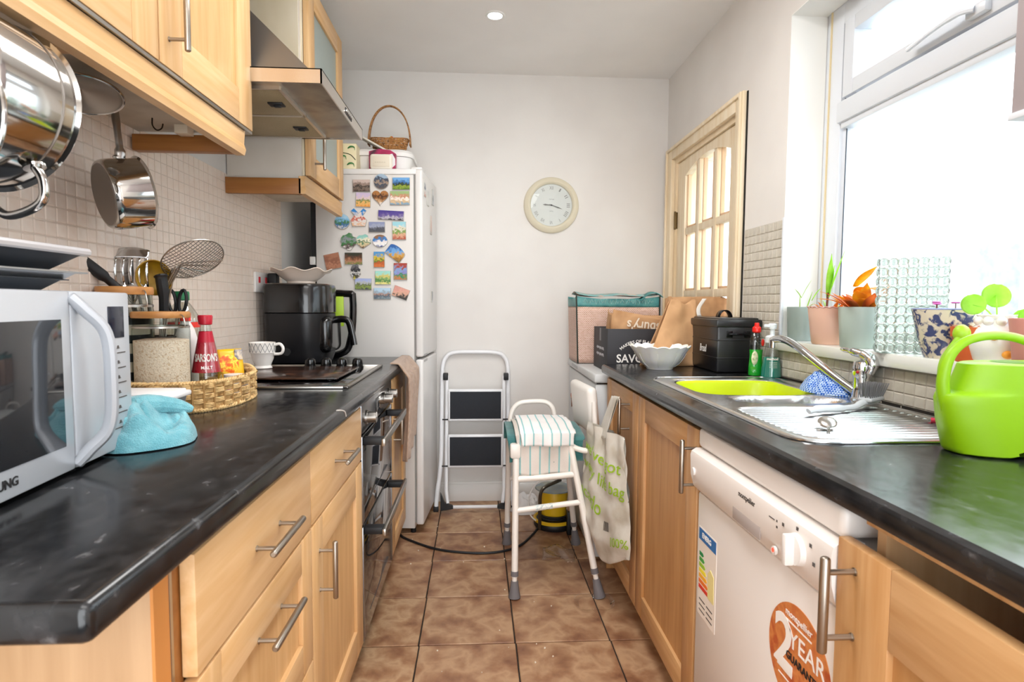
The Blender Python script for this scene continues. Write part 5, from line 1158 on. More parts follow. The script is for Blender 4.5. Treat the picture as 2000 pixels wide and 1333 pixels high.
# cable reel and bits behind the stool
rx, ry = .400, 2.985
t = thing('cable_reel', 'yellow and black extension cable reel on the floor behind the stool', 'cable reel', (rx, ry, 0))
YL = mat('reel_yellow', '#E0B51C', .4); M = T(rx, ry, 0)
ob('base_flange', B().lathe([(.0001, .0), (.098, .0), (.106, .012), (.106, .03), (.098, .042), (.0001, .045)], 40, M), BLKM, t)
ob('yellow_ring', B().lathe([(.100, .038), (.1075, .034), (.1080, .046), (.100, .050), (.092, .044)], 40, M), YL, t)
ob('drum', B().lathe([(.068, .045), (.066, .10), (.076, .195), (.074, .20), (.0001, .2)], 32, M), YL, t)
for k in range(2): ob('cable_turn', B().tube([(rx + .078 * math.cos(2 * PI * i / 30), ry + .078 * math.sin(2 * PI * i / 30), .056 + k * .011) for i in range(30)], .006, 8, closed=True), BLKM, t)
ob('top_flange', B().lathe([(.0001, .207), (.098, .207), (.101, .202), (.0001, .200)], 40, M), mat('flange_clear', '#A9BEC9', .15, trans=.5, col2='#BFC6B8', sc=20), t)
ob('handle_pipe', B().tube(sm([(rx - .085, ry - .10, .02), (rx - .085, ry - .10, .14), (rx - .082, ry - .10, .205), (rx - .06, ry - .09, .235), (rx + .0, ry - .05, .248), (rx + .03, ry - .02, .25)], 6), .009, 10), mat('pipe_metal', '#6D675C', .3, 1), t)
ob('stand', B().bx(rx + .05, rx + .085, ry - .14, ry - .11, 0, .12, .006), BLKM, t)
t = thing('white_plug', 'white plug resting on top of the yellow cable reel', 'plug', (rx + .01, ry - .02, .262))
ob('plug_body', B().bx(rx - .02, rx + .045, ry - .05, ry + .0, .260, .292, .009), APPW, t)
ob('lead', B().tube(sm([(rx - .02, ry - .03, .27), (rx - .09, ry - .02, .24), (rx - .135, ry - .03, .16), (rx - .13, ry - .05, .08), (rx - .10, ry - .06, .05)], 5), .004, 8), APPW, t)
o = one('white_bundle', B().grid(cloth_blob('', .265, 3.20, 0, .085, .07, .07, None, 8.2, 0, 3), 30, 30), mat('bundle_white', '#DCD9D8', .8), 'crumpled white bag lying on the floor left of the reel', 'bag'); recentre(o)
o = one('black_cable', B().tube(sm([(-.40, 2.90, .006), (-.36, 2.83, .006), (-.20, 2.70, .006), (-.03, 2.648, .006), (.10, 2.655, .006), (.20, 2.72, .006), (.275, 2.85, .006), (.33, 2.93, .03)], 8), .0058, 8), BLKM, 'black power cable curving across the floor tiles to the reel', 'cable'); recentre(o)
FILM = glassm('clear_film', '#FFFFFF', .10, .10)
o = one('plastic_film', B().grid(lambda u, v: (.29 + .15 * u + .02 * v, 2.56 + .14 * v - .03 * u, .003 + .022 * abs(math.sin(u * 4 + v * 3)) * math.sin(PI * u)), 14, 12), FILM, 'crinkled clear plastic film on the tiles under the stool', 'film', solid=.0006); recentre(o)
b = B().grid(lambda u, v: (.455 + (.062 + .018 * v) * math.cos(2 * PI * u), 2.17 + (.055 + .015 * v) * math.sin(2 * PI * u), .002 + .012 * v + .006 * math.sin(u * 19)), 40, 3)
o = one('plastic_ring', b, FILM, 'clear plastic tape ring on the floor by the front right stool foot', 'film', solid=.0005); recentre(o)
cb = B()
for i in range(26):
    x, y = random.uniform(-.33, .52), random.uniform(1.7, 3.1); cb.sph((x, y, .002), random.uniform(.0015, .004), n=6, k=4)
o = one('floor_crumbs', cb, mat('crumb', '#D9CDBB', .8), 'pale crumbs and dust scattered over the floor tiles', 'crumbs'); o['kind'] = 'stuff'

# carrier bag on the corner cabinet handle
CBM = mat('carrier_bag', '#DED8CB', .35, col2=['#E8E4DA', '#CFC8B8'], sc=9, trans=.15, bump=.5, bs=26, coat=.1)
A0, A1 = V((.432, 2.35, 0)), V((.532, 1.96, 0)); bd_ = (A1 - A0); bn = V((-bd_.y, bd_.x, 0)).normalized() * -1
if bn.x > 0: bn = -bn
def bagp(u, v, side):
    # u across, v up from the bottom
    wz = .245 + .455 * v; sag = .5 - u
    w = 1 - .22 * v ** 2 + .05 * math.sin(v * 6); uu = .5 + (u - .5) * w
    th = .034 * (math.sin(PI * u) ** .6) * (1 - .80 * v) * min(1, v * 6 + .15)
    fold = .010 * math.sin(u * 17 + 3 * v) * (.3 + .7 * v) * math.sin(PI * u) + .012 * noise.noise(V((u * 5, v * 6, side * 3)))
    p = A0 + bd_ * uu + bn * ((th + fold) * side + .0); z = wz + (.02 * math.cos(u * 5 + .5) if v < .02 else 0) - .03 * (1 - v) * (1 - abs(2 * u - 1)) + .012 * math.sin(u * 8) * (1 - v)
    return (p.x, p.y, z)
bag = thing('carrier_bag', 'off-white plastic carrier bag with green lettering hanging from the cabinet handle', 'bag', (.48, 2.17, .25))
b = B().grid(lambda u, v: bagp(u, v, 1), 44, 56).grid(lambda u, v: bagp(u, v, -1), 44, 56)
b.grid(lambda u, v: V(bagp(u, 0, 1)).lerp(V(bagp(u, 0, -1)), v), 44, 4)
ob('bag_body', b, CBM, bag, ang=1.3)
top0, top1 = V(bagp(.52, .97, .3)), V((.519, 2.105, .842))
def strap(off):
    return lambda u, v: tuple((V(bagp(.50, .96, 1)).lerp(V((.514, 2.125, .838)), v) if False else (V((.478, 2.20, .66)).lerp(V((.510, 2.112, .832)), v) + V((.006 * off, -.055 * (u - .5) * (1 - .35 * v) * 2.4, .010 * (u - .5)))) + V((0, off * .02 * (1 - v), 0))))
ob('strap', B().grid(strap(-.8), 6, 12).grid(strap(.8), 6, 12), CBM, bag, solid=.001)
GI = mat('green_ink', '#9BBF2C', .5)
def bagtext(s_, size, u0, z0, tilt, m_, fit=None):
    def bend(px, py, pz):
        c_, sn = math.cos(tilt), math.sin(tilt); X_, Y_ = px * c_ - py * sn, px * sn + py * c_
        v = (z0 + Y_ - .245) / .455; w = 1 - .22 * v ** 2 + .05 * math.sin(v * 6)
        u = u0 + X_ / bd_.length / w; q = bagp(max(.0, min(1, u)), max(0, min(1, v)), 1); return tuple(V(q) + bn * (.0035 + pz))
    txt('lettering', s_, size, m_, Mx.Identity(4), bag, fit=fit, bend=bend)
bagtext("we've got", .062, .46, .590, -.10, GI, .30); bagtext("every life bag", .062, .47, .515, -.10, GI, .37); bagtext('ocado', .075, .30, .420, -.02, GI, .21); bagtext('100%', .050, .86, .315, 0, GI, .10)
bagtext('|||||||', .036, .66, .37, 0, DINK, .038)

# ---------------------------------------------------------------- freezer and what stands on it
fz = thing('chest_freezer', 'pale grey under-counter freezer standing beyond the right worktop', 'freezer', (.78, 2.92, 0))
FZ = mat('freezer_grey', '#CDCFD0', .4)
ob('cabinet', B().bx(.522, 1.06, 2.545, 3.30, .02, .815, .006), FZ, fz)
ob('lid', B().bx(.516, 1.065, 2.535, 3.31, .822, .862, .008, seg=3), FZ, fz)
ob('lid_gap', B().bx(.528, 1.05, 2.55, 3.29, .812, .824), BLK, fz)
ob('badge', B().bx(.5145, .5165, 2.98, 3.16, .835, .850, .0008), mat('badge_grey', '#A9ACAF', .4), fz)
t = thing('ice_cream_magnet', 'small ice-cream cone magnet on the grey freezer front', 'magnet', (.505, 3.18, .64))
Mc = FR((.5215, 3.17, .645), (0, -1, 0), (0, 0, 1)); sh_ = shape('cone', .042, .085)
ob('backing', loc(Mc, B().prism(sh_, 'z', 0, .005)), mat('cone_brown', '#9A6238', .5, col2='#6E3F22', sc=80), t, smooth=False)
ob('scoop', loc(Mc, B().sph((0, .022, .005), (.016, .016, .004))), mat('scoop_cream', '#D9A070', .5, col2='#C0392B', sc=90), t)
ZZ = .8625
# woven-print shopping bag
WB_ = bpy.data.materials.new('woven_print'); WB_.use_nodes = True; nt = WB_.node_tree; N = nt.nodes; L = nt.links
tc = N.new('ShaderNodeTexCoord'); mp = N.new('ShaderNodeMapping'); mp.inputs['Scale'].default_value = (1, 1, 1); L.new(tc.outputs['Object'], mp.inputs[0])
w1 = N.new('ShaderNodeTexBrick'); w1.inputs['Color1'].default_value = hx('#C79A84'); w1.inputs['Color2'].default_value = hx('#B07E5C'); w1.inputs['Mortar'].default_value = hx('#E4D3CB')
w1.inputs['Scale'].default_value = 85; w1.inputs['Mortar Size'].default_value = .12; w1.inputs['Brick Width'].default_value = .9; w1.inputs['Row Height'].default_value = .5; w1.inputs['Mortar Smooth'].default_value = 1
sx2 = N.new('ShaderNodeSeparateXYZ'); cx2 = N.new('ShaderNodeCombineXYZ'); ad = N.new('ShaderNodeMath'); L.new(mp.outputs[0], sx2.inputs[0]); L.new(sx2.outputs['X'], ad.inputs[0]); L.new(sx2.outputs['Y'], ad.inputs[1])
L.new(ad.outputs[0], cx2.inputs['X']); L.new(sx2.outputs['Z'], cx2.inputs['Y']); L.new(cx2.outputs[0], w1.inputs['Vector']); L.new(w1.outputs['Color'], N['Principled BSDF'].inputs['Base Color']); N['Principled BSDF'].inputs['Roughness'].default_value = .5
t = thing('shopping_bag', 'tall shopping bag with wicker print and teal top band on the freezer', 'bag', (.73, 3.14, ZZ))
bx_ = (.520, .945, 2.99, 3.28)
def bagwall(z0, z1, bul, n=10):
    def f(u, v):
        per = u * 4; s_ = per % 1; k = int(per) % 4; x0, x1, y0, y1 = bx_
        c4 = [(x0, y0), (x1, y0), (x1, y1), (x0, y1)]; a_, b_ = c4[k], c4[(k + 1) % 4]
        x, y = a_[0] + (b_[0] - a_[0]) * s_, a_[1] + (b_[1] - a_[1]) * s_; z = z0 + (z1 - z0) * v
        o_ = bul * math.sin(PI * s_) ; nx, ny = ((0, -1), (1, 0), (0, 1), (-1, 0))[k]
        return (x + nx * o_ - (.012 * (z - ZZ) / .36 if x < .7 else 0), y + ny * o_, z - .018 * math.sin(PI * s_) * (v > .99) * (z1 > 1.2))
    return f
ob('bag_body', B().grid(bagwall(ZZ + .003, 1.160, .006), 40, 12), WB_, t, solid=.002)
ob('base', B().bx(.522, .943, 2.992, 3.278, ZZ, ZZ + .006), mat('bag_edge', '#2F332C', .7), t, smooth=False)
ob('top_band', B().grid(bagwall(1.160, 1.215, .008), 40, 4), mat('teal_band', '#3E7F80', .45, col2='#5B9A96', sc=30), t, solid=.003)
for (x, y) in ((.514, 2.988), (.947, 2.988)): ob('seam', B().tube([(x + .004, y, ZZ), (x - .008 * (x < .6), y, 1.218)], .004, 6), mat('bag_edge', ''), t)
ob('folded_top', B().grid(lambda u, v: (.508 + .44 * u, 2.985 + .17 * v, 1.216 + .012 * math.sin(PI * v) + .012 * abs(2 * u - 1) ** 3 - .004 * math.sin(u * 9)), 20, 8), mat('bag_lining', '#B79A8C', .6, col2=['#6FA9A9', '#C9A592'], sc=14), t, solid=.003)
ob('strap_loop', B().grid(lambda u, v: (.84 + .12 * u - .0 * v, 2.97 + .05 * v, 1.19 + .045 * math.sin(PI * (.15 + .85 * (1 - u))) + .006 * v), 14, 3), mat('teal_band', ''), t, solid=.003)
scribble('script_print', .37, .030, mat('band_print', '#A8C9C4', .5), text_on((.725, 2.979, 1.188), (1, 0, 0), (0, 0, 1)), t, 30, .0011)
# black cardboard box
BXM = mat('black_card', '#2E2D31', .6); KR = mat('kraft_paper', '#B98D63', .75, col2=['#C79B70', '#A77C54'], sc=7, bump=.35, bs=14)
t = thing('cardboard_box', 'open black cardboard box with white lettering on the freezer by the worktop end', 'box', (.78, 2.75, ZZ))
for q in ((.585, 1.02, 2.595, 2.600), (.585, 1.02, 2.90, 2.905)): ob('wall', B().bx(*q, ZZ, 1.062, .001), BXM, t)
for q in ((.585, .590), (1.015, 1.02)): ob('wall', B().bx(*q, 2.6001, 2.8999, ZZ, 1.062, .001), BXM, t)
ob('base', B().bx(.590, 1.015, 2.600, 2.900, ZZ, ZZ + .005), BXM, t)
txt('lettering', 'SAVOURS', .052, WINK, text_on((.735, 2.5945, .925), (1, 0, 0), (0, 0, 1)), t, bold=True, fit=.215)
def arcbend(R_, zc):
    return lambda px, py, pz: ((R_ + py) * math.sin(px / R_), (R_ + py) * math.cos(px / R_) + zc, pz)
txt('lettering', 'MAKERS OF FLAVOUR', .019, WINK, text_on((.735, 2.5945, 1.005), (1, 0, 0), (0, 0, 1)), t, bold=True, bend=arcbend(.13, -.13), fit=.20)
scribble('small_print', .15, .009, INK, text_on((.735, 2.5945, .882), (1, 0, 0), (0, 0, 1)), t, 16, .0007, -.012)
[scribble('small_print', .16, .016, mat('grey_print', '#A3A0A2', .6), text_on((.5845, 2.75, z_), (0, -1, 0), (0, 0, 1)), t, 12, .0014) for z_ in (.965, .935)]
ob('tape', B().bx(.5838, .585, 2.735, 2.765, 1.0, 1.06), mat('tape_grey', '#77787B', .5), t)
def pbag(name, label, M_, w, d, h, top=.0, lean=.0, seed=1.0, mname=KR, crease=.010):
    t = thing(name, label, 'bag', tuple(M_.translation))
    def side(pa, pb, n_):
        def f(u, v):
            x, y = pa[0] + (pb[0] - pa[0]) * u, pa[1] + (pb[1] - pa[1]) * u; k = crease * noise.noise(V((u * 3 + seed, v * 3, seed * 2 + n_))) * (math.sin(PI * u) + .1)
            s_ = 1 - .10 * v * (abs(y) > 0) ; zz = h * v * (1 + .0) + top * math.sin(u * 3 + seed) * (v > .98)
            return ((x + (k if n_ % 2 else 0)) , y * s_ + (0 if n_ % 2 else k), zz)
        return f
    c4 = [(-w / 2, -d / 2), (w / 2, -d / 2), (w / 2, d / 2), (-w / 2, d / 2)]
    for i in range(4):
        ob('side_panel' if i else 'front_panel', loc(M_, B().grid(side(c4[i], c4[(i + 1) % 4], i), 14, 14)), mname, t, solid=.0012, ang=1.2)
    ob('base', loc(M_, B().bx(-w / 2, w / 2, -d / 2, d / 2, 0, .002)), mname, t)
    return t
Mb = T(.755, 2.72, ZZ + .007) @ Rz(-.04) @ Rx(.0)
t = pbag('paper_bag', 'brown paper carrier with upside-down pale lettering inside the black box', Mb @ Ry(.10), .31, .14, .258, .01, seed=2.2, crease=.012)
txt('lettering', "Sainsbury's", .062, mat('pale_orange_ink', '#E3D3BE', .6), Mb @ Ry(.10) @ FR((.035, -.0755, .205), (-1, 0, 0), (0, 0, -1)), t, bold=True, fit=.245, bend=lambda px, py, pz: (px, py, pz + .006))
Mb2 = T(.845, 2.445, Z + .001) @ Rz(.10)
t = thing('paper_bag', 'tall folded brown paper bag standing between the white bowl and the bread bin', 'bag', (.845, 2.44, Z))
pp = [(-.125, 0), (.085, 0), (.085, .20), (.088, .285), (.055, .262), (.0, .272), (-.012, .285), (-.030, .278), (-.095, .09)]
def leanp(M_, pts, th, bulge, seed):
    b = B(); n = len(pts); xs_ = [p[0] for p in pts]; zs_ = [p[1] for p in pts]
    b.prism(pts, 'y', -th, th); return loc(M_, b)
pp = [(-.150, .0), (.075, .0), (.082, .20), (.088, .282), (.060, .262), (.004, .268), (-.010, .285), (-.030, .278), (-.115, .095)]
def kr_panel(u, v):
    z = .285 * v; xl_ = -.150 + .122 * v ** .9; xr_ = .078 + .010 * v; x = xl_ + (xr_ - xl_) * u
    z = z - (.020 * math.sin(PI * max(0, (u - .25) / .6)) if v > .95 and u > .25 and u < .85 else 0)
    return (x, -.035 * (1 - .75 * v) + .008 * noise.noise(V((u * 3, v * 4, 4.4))) - .006 * math.sin(u * 6), z)
ob('front_panel', loc(Mb2, B().grid(kr_panel, 20, 24)), KR, t, solid=.0014, ang=1.2)
ob('back_panel', loc(Mb2, B().grid(lambda u, v: (kr_panel(u, v)[0], .035 * (1 - .6 * v) + .006 * math.sin(u * 8), kr_panel(u, v)[2] - .01), 20, 24)), KR, t, solid=.0014, ang=1.2)
ob('side_panel', loc(Mb2, B().grid(lambda u, v: (.080 + .008 * v - .012 * math.sin(PI * u), -.035 * (1 - .7 * v) + .07 * (1 - .65 * v) * u, .28 * v), 6, 20)), KR, t, solid=.0014)
Mb3 = T(1.00, 2.62, ZZ + .002)
t = thing('paper_bag', 'brown paper bag behind the bread bin in front of the back door', 'bag', (1.0, 2.62, ZZ))
o3 = pbag('paper_bag', 'brown paper bag behind the bread bin in front of the back door', Mb3 @ Rz(.08), .26, .10, .335, .012, seed=6.1)
bpy.data.objects.remove(t)
# white paper receipt strip
o = one('torn_paper', B().grid(lambda u, v: (.935 + .018 * u + .012 * v - .01 * math.sin(v * 4), 2.43, 1.125 + .075 * v), 4, 12), mat('receipt_white', '#E6E0D8', .7), 'torn white paper strip sticking up beside the tall paper bag', 'paper', solid=.0008); recentre(o)

# ---------------------------------------------------------------- right worktop objects
BB = mat('bin_black', '#1B1B1D', .35, coat=.15)
t = thing('bread_bin', 'matt black metal bread bin with a loop handle on its lid by the tiled wall', 'bread bin', (1.0, 2.32, Z))
X_0, X_1, Y_0, Y_1 = .918, 1.088, 2.175, 2.485
ob('body', B().bx(X_0, X_1, Y_0, Y_1, Z, 1.100, .010), BB, t)
for z in (.965, 1.035): ob('rib', B().bx(X_0 - .002, X_1 + .002, Y_0 - .002, Y_1 + .002, z, z + .006, .0025), BB, t)
ob('lid', B().bx(X_0 - .007, X_1 + .004, Y_0 - .007, Y_1 + .007, 1.088, 1.118, .006).bx(X_0 + .005, X_1 - .005, Y_0 + .005, Y_1 - .005, 1.114, 1.124, .005), BB, t)
ob('lid_handle', B().grid(lambda u, v: (1.0 + .026 * math.cos(PI * u) , 2.31 + .018 * (v - .5) * 2, 1.122 + .030 * math.sin(PI * u)), 16, 2), mat('handle_black', '#141416', .2, .4), t, solid=.004)
ob('side_handle', B().tube(sm([(.965, Y_0, 1.06), (.965, Y_0 - .016, 1.062), (1.035, Y_0 - .016, 1.062), (1.035, Y_0, 1.06)], 4), .0045, 8), mat('handle_black', ''), t)
for x in (.965, 1.035): ob('handle_plate', B().bx(x - .012, x + .012, Y_0 - .003, Y_0, 1.048, 1.074, .001), mat('handle_black', ''), t)
txt('lettering', 'Bread', .044, WINK, text_on((X_0 - .0006, 2.315, .998), (0, -1, 0), (0, 0, 1)), t, fit=.066, shear=.15)
# lotus bowl
x, y = .742, 2.325
t = thing('lotus_bowl', 'white china bowl shaped like a lotus flower near the far end of the right worktop', 'bowl', (x, y, Z))
def lob(t_, j, r, z_):
    k = max(0, (r - .045) / .08); return (r * (1 + .05 * k * abs(math.sin(t_ * 8)) ** .7 - .03 * k), z_ + .006 * k * k * abs(math.sin(t_ * 8)))
WCH = mat('white_china', '#F8F7F2', .15, coat=.6, sss=.5)
ob('bowl', B().lathe([(.0001, .008), (.046, .007), (.046, 0), (.052, .0), (.056, .008), (.076, .024), (.091, .044), (.103, .066), (.122, .090), (.121, .0935), (.100, .069), (.087, .047), (.072, .028), (.050, .014), (.0001, .012)], 96, T(x, y, Z), wob=lob), WCH, t)
for k in range(8):
    a_ = 2 * PI * (k + .5) / 8; ob('petal_rib', B().tube(sm([(x + r * math.cos(a_), y + r * math.sin(a_), Z + z_) for r, z_ in ((.057, .009), (.077, .024), (.092, .044), (.104, .066))], 4), [.0012] * 13, 5), WCH, t)
# bottles by the sink
x, y = 1.028, 2.085
t = thing('washing_up_liquid', 'clear squeezy bottle of green washing-up liquid with a red cap', 'bottle', (x, y, Z))
def fl(t_, j, r, z_): return (r, z_)
FM2 = T(x, y, Z) @ Mx.Diagonal((1, .72, 1, 1))
ob('bottle', B().lathe([(.0001, .001), (.024, .0), (.0275, .006), (.027, .04), (.024, .075), (.0275, .115), (.026, .14), (.016, .158), (.011, .163), (.011, .168)], 32, FM2), JAR, t)
ob('liquid', B().lathe([(.0001, .003), (.0255, .003), (.0262, .008), (.0257, .04), (.0228, .075), (.0245, .098), (.0001, .098)], 28, FM2), mat('liquid_green', '#1DB52E', .2), t)
ob('cap', B().lathe([(.0001, .198), (.007, .198), (.0085, .194), (.0085, .186), (.014, .182), (.0155, .178), (.0155, .165), (.012, .161)], 24, T(x, y, Z)), mat('cap_bright_red', '#E3281F', .3), t)
ob('label', B().sph((x - .012, y - .0165, Z + .068), (.013, .0035, .026)), mat('lemon_label', '#DDE3B8', .4, col2=['#F0EDD0', '#A9C07A'], sc=90), t)
ob('side_print', B().sph((x + .018, y - .0135, Z + .125), (.006, .003, .014)), mat('cap_bright_red', ''), t)
x, y = 1.062, 2.035
t = thing('soap_dispenser', 'foaming soap dispenser with white pump and teal soap beside the tiles', 'bottle', (x, y, Z))
ob('bottle', B().lathe([(.0001, .001), (.032, 0), (.0365, .006), (.034, .03), (.026, .085), (.0215, .12), (.0205, .132)], 32, T(x, y, Z)), JAR, t)
ob('soap', B().lathe([(.0001, .003), (.0345, .004), (.033, .03), (.0265, .075), (.0001, .075)], 28, T(x, y, Z)), mat('soap_teal', '#12877A', .2), t)
PW = mat('pump_white', '#E2EAF0', .35)
ob('collar', B().lathe([(.019, .126), (.0235, .128), (.0235, .148), (.018, .153), (.008, .155)], 28, T(x, y, Z)), PW, t)
ob('pump_head', B().lathe([(.008, .150), (.008, .176), (.013, .178), (.0145, .184), (.0145, .194), (.012, .197), (.0001, .197)], 24, T(x, y, Z)).bx(x - .032, x, y - .006, y + .006, Z + .182, Z + .194, .004), PW, t)
txt('lettering', 'method', .013, WINK, Mx.Identity(4), t, bold=True, bend=wrap(x, y, Z + .07, lambda h_: .0288 - h_ * .1, -.35))
for k in range(4): scribble('small_print', .026, .0035, WINK, text_on((x - .010, y - .0318 - .0006 * k, Z + .058 - k * .006), (1, -.35, 0), (0, 0, 1)), t, 9, .0003)
# washing-up bowl in the sink
LIME = mat('lime_plastic', '#C2DA00', .35, coat=.2, sss=.0)
wb_ = thing('washing_up_bowl', 'lime green washing-up bowl sitting in the main sink bowl', 'bowl', (.845, 1.805, .79))
def sup(a_, b_, t_, n=4): c_, s_ = math.cos(t_), math.sin(t_); return a_ * math.copysign(abs(c_) ** (2 / n), c_), b_ * math.copysign(abs(s_) ** (2 / n), s_)
lv = [(.140, .130, .775), (.150, .138, .780), (.165, .152, .87), (.176, .160, .902), (.186, .168, .908), (.189, .170, .902)]
vs = []; n = 64
for a_, b_, z in lv:
    for i in range(n): q = sup(a_, b_, 2 * PI * i / n); vs.append((.848 + q[0], 1.808 + q[1], z))
b = B().add(vs, [(k * n + i, k * n + (i + 1) % n, (k + 1) * n + (i + 1) % n, (k + 1) * n + i) for k in range(len(lv) - 1) for i in range(n)] + [tuple(range(n))])
ob('bowl', b, LIME, wb_, solid=.002)
# brush, spoon, cloth, cord
t = thing('dish_brush', 'clear-handled dish brush lying on the drainer with bristles up', 'brush', (.90, 1.37, .912))
CLR = mat('clear_acrylic', '#DCE3E8', .2, trans=.2)
ob('handle', B().tube(sm([(.775, 1.305, .925), (.815, 1.325, .927), (.87, 1.345, .924), (.93, 1.37, .923), (.965, 1.39, .930), (1.02, 1.415, .936)], 5), [.008] * 4 + [.011] * 8 + [.008] * 6 + [.009] * 4 + [.012] * 4, 10, flat=.6), CLR, t)
ob('head', B().bx(-.030, .030, -.018, .018, -.005, .005, .004, M=T(.998, 1.405, .938) @ Rz(.45) @ Ry(-.05)), CLR, t)
b = B(); BRM = T(.998, 1.405, .942) @ Rz(.45)
for i in range(7):
    for j in range(3):
        for k in range(5):
            a_ = 2 * PI * k / 5; x, y = -.026 + i * .0087, -.012 + j * .012
            b.cyl((x + .001 * math.cos(a_), y + .001 * math.sin(a_), 0), (x * 1.35 + .003 * math.cos(a_) + .006, y * 1.4 + .003 * math.sin(a_), .038 - .001 * abs(i - 3)), .0006, n=4, caps=False)
ob('bristles', loc(BRM, b), mat('bristle_grey', '#7E7F82', .5), t, kind='stuff')
t = thing('teaspoon', 'teaspoon lying bowl-up near the front of the drainer', 'spoon', (.71, 1.15, .91))
Ms = FR((.735, 1.165, .922), (.45, .9, .22), (-.9, .45, 0))
ob('bowl', loc(Ms, B().sph((.012, 0, .002), (.026, .019, .009), n=20)), STEEL, t)
ob('handle', loc(Ms, B().tube(sm([(-.012, 0, .0), (-.035, 0, -.003), (-.06, 0, -.006)], 5), [.004] * 4 + [.0028] * 4 + [.004] * 3, 8, flat=.5)), CHROME, t)
BC_ = bpy.data.materials.new('blue_check'); BC_.use_nodes = True; nt = BC_.node_tree; N = nt.nodes; L = nt.links
tc = N.new('ShaderNodeTexCoord'); ck_ = N.new('ShaderNodeTexChecker'); ck_.inputs['Scale'].default_value = 190; ck_.inputs['Color1'].default_value = hx('#2A66C8'); ck_.inputs['Color2'].default_value = hx('#BCD4F2'); L.new(tc.outputs['Object'], ck_.inputs['Vector'])
L.new(ck_.outputs['Color'], N['Principled BSDF'].inputs['Base Color']); N['Principled BSDF'].inputs['Roughness'].default_value = .9
o = one('dish_cloth', B().grid(cloth_blob('', 1.030, 1.655, .913, .045, .085, .040, None, 12.4, .25, 4, amp=.35), 60, 60), BC_, 'crumpled blue and white checked dish cloth behind the tap', 'cloth'); recentre(o)
t = thing('friendship_cord', 'twisted red and navy cord with a pale tassel beside the watering can', 'cord', (1.06, 1.25, .913))
ob('loop', B().tube(sm([(1.055, 1.20, .918), (1.05, 1.235, .935), (1.055, 1.262, .962), (1.07, 1.255, .985), (1.085, 1.22, .985)], 6), .0045, 8), mat('navy_cord', '#3A3557', .8, col2='#7A3B5A', sc=160), t)
ob('red_end', B().tube(sm([(1.02, 1.235, .917), (1.04, 1.215, .918), (1.07, 1.19, .920)], 5), .006, 8), mat('red_cord', '#D23A55', .8), t)
o = one('steel_scourer', B().grid(cloth_blob('', 1.052, 1.165, .913, .035, .040, .035, None, 2.2, 0, 6), 24, 24), mat('scourer', '#B5AD9A', .5, .3, col2='#857C6A', sc=120, bump=1, bs=300), 'pale tangled scourer behind the watering can handle', 'scourer'); recentre(o)

# watering can
WCM = mat('watering_can_green', '#86B604', .42, sss=0)
wc = thing('watering_can', 'lime green plastic watering can with a big arched handle in the right foreground', 'watering can', (.93, .96, Z))
# body: sections pinched towards the handle side
def wcx(z):
    k = (z - Z) / .163
    tab = [(0, .852), (.06, .848), (.35, .833), (.60, .826), (.655, .829), (.70, .850), (1, .868)]
    for (a_, xa), (b_, xb) in zip(tab, tab[1:]):
        if k <= b_: t_ = (k - a_) / (b_ - a_); return xa + (xb - xa) * (t_ * t_ * (3 - 2 * t_) if b_ == .70 else t_)
    return .868
zz_ = [Z, Z + .003] + [Z + .163 * q for q in (.06, .15, .25, .35, .45, .54, .60, .63, .655, .667, .68, .70, .75, .85, .95, .985, 1)]
vs = []; n = 56
for i, z in enumerate(zz_):
    x0 = wcx(z); x1 = 1.060 + .01 * (z - Z) / .163; ins = .005 if i in (0, len(zz_) - 1) else 0; cx_ = (x0 + x1) / 2; a_ = (x1 - x0) / 2 - ins; b_ = .058 - .012 * (z - Z) / .163 - ins
    for q in range(n):
        t_ = 2 * PI * q / n; X_, Y_ = sup(a_, b_, t_, 3.2); w_ = 1 - .45 * max(0, -X_ / a_ - .35) ** 1.2; px_, py_ = cx_ + X_, .985 + Y_ * w_
        vs.append((px_, py_, z + (.016 * math.exp(-((px_ - .955) / .020) ** 2) if i < 2 and py_ < .99 else 0)))
b = B().add(vs, [(k * n + i, k * n + (i + 1) % n, (k + 1) * n + (i + 1) % n, (k + 1) * n + i) for k in range(len(zz_) - 1) for i in range(n)] + [tuple(range(n)), tuple(range((len(zz_) - 1) * n, len(zz_) * n))])
ob('body', b, WCM, wc, ang=.8)
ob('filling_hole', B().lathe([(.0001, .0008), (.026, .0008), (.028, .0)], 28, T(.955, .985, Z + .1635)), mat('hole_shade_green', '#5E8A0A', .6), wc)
hpt = sm([(.862, .985, Z + .03), (.845, .985, Z + .065), (.834, .985, Z + .105), (.832, .985, Z + .135), (.838, .985, Z + .165), (.851, .985, Z + .186), (.876, .985, Z + .203), (.914, .985, Z + .211), (.955, .985, Z + .209), (.995, .985, Z + .197), (1.025, .985, Z + .178), (1.045, .985, Z + .15)], 5)
nh = len(hpt); ob('handle', B().tube(hpt, [.0125 - .0045 * min(1, i / (nh * .5)) for i in range(nh)], 14), WCM, wc)
ob('spout', B().tube(sm([(.950, 1.03, Z + .035), (.925, 1.06, Z + .075), (.921, 1.09, Z + .115), (.946, 1.12, Z + .152), (.985, 1.132, Z + .195)], 5), [.013] * 6 + [.010] * 5 + [.008] * 10, 12), WCM, wc)
ob('spout_rose', B().sph((.993, 1.135, Z + .207), (.0165, .014, .0185), n=20, k=12), mat('rose_lime', '#9CC424', .4), wc)

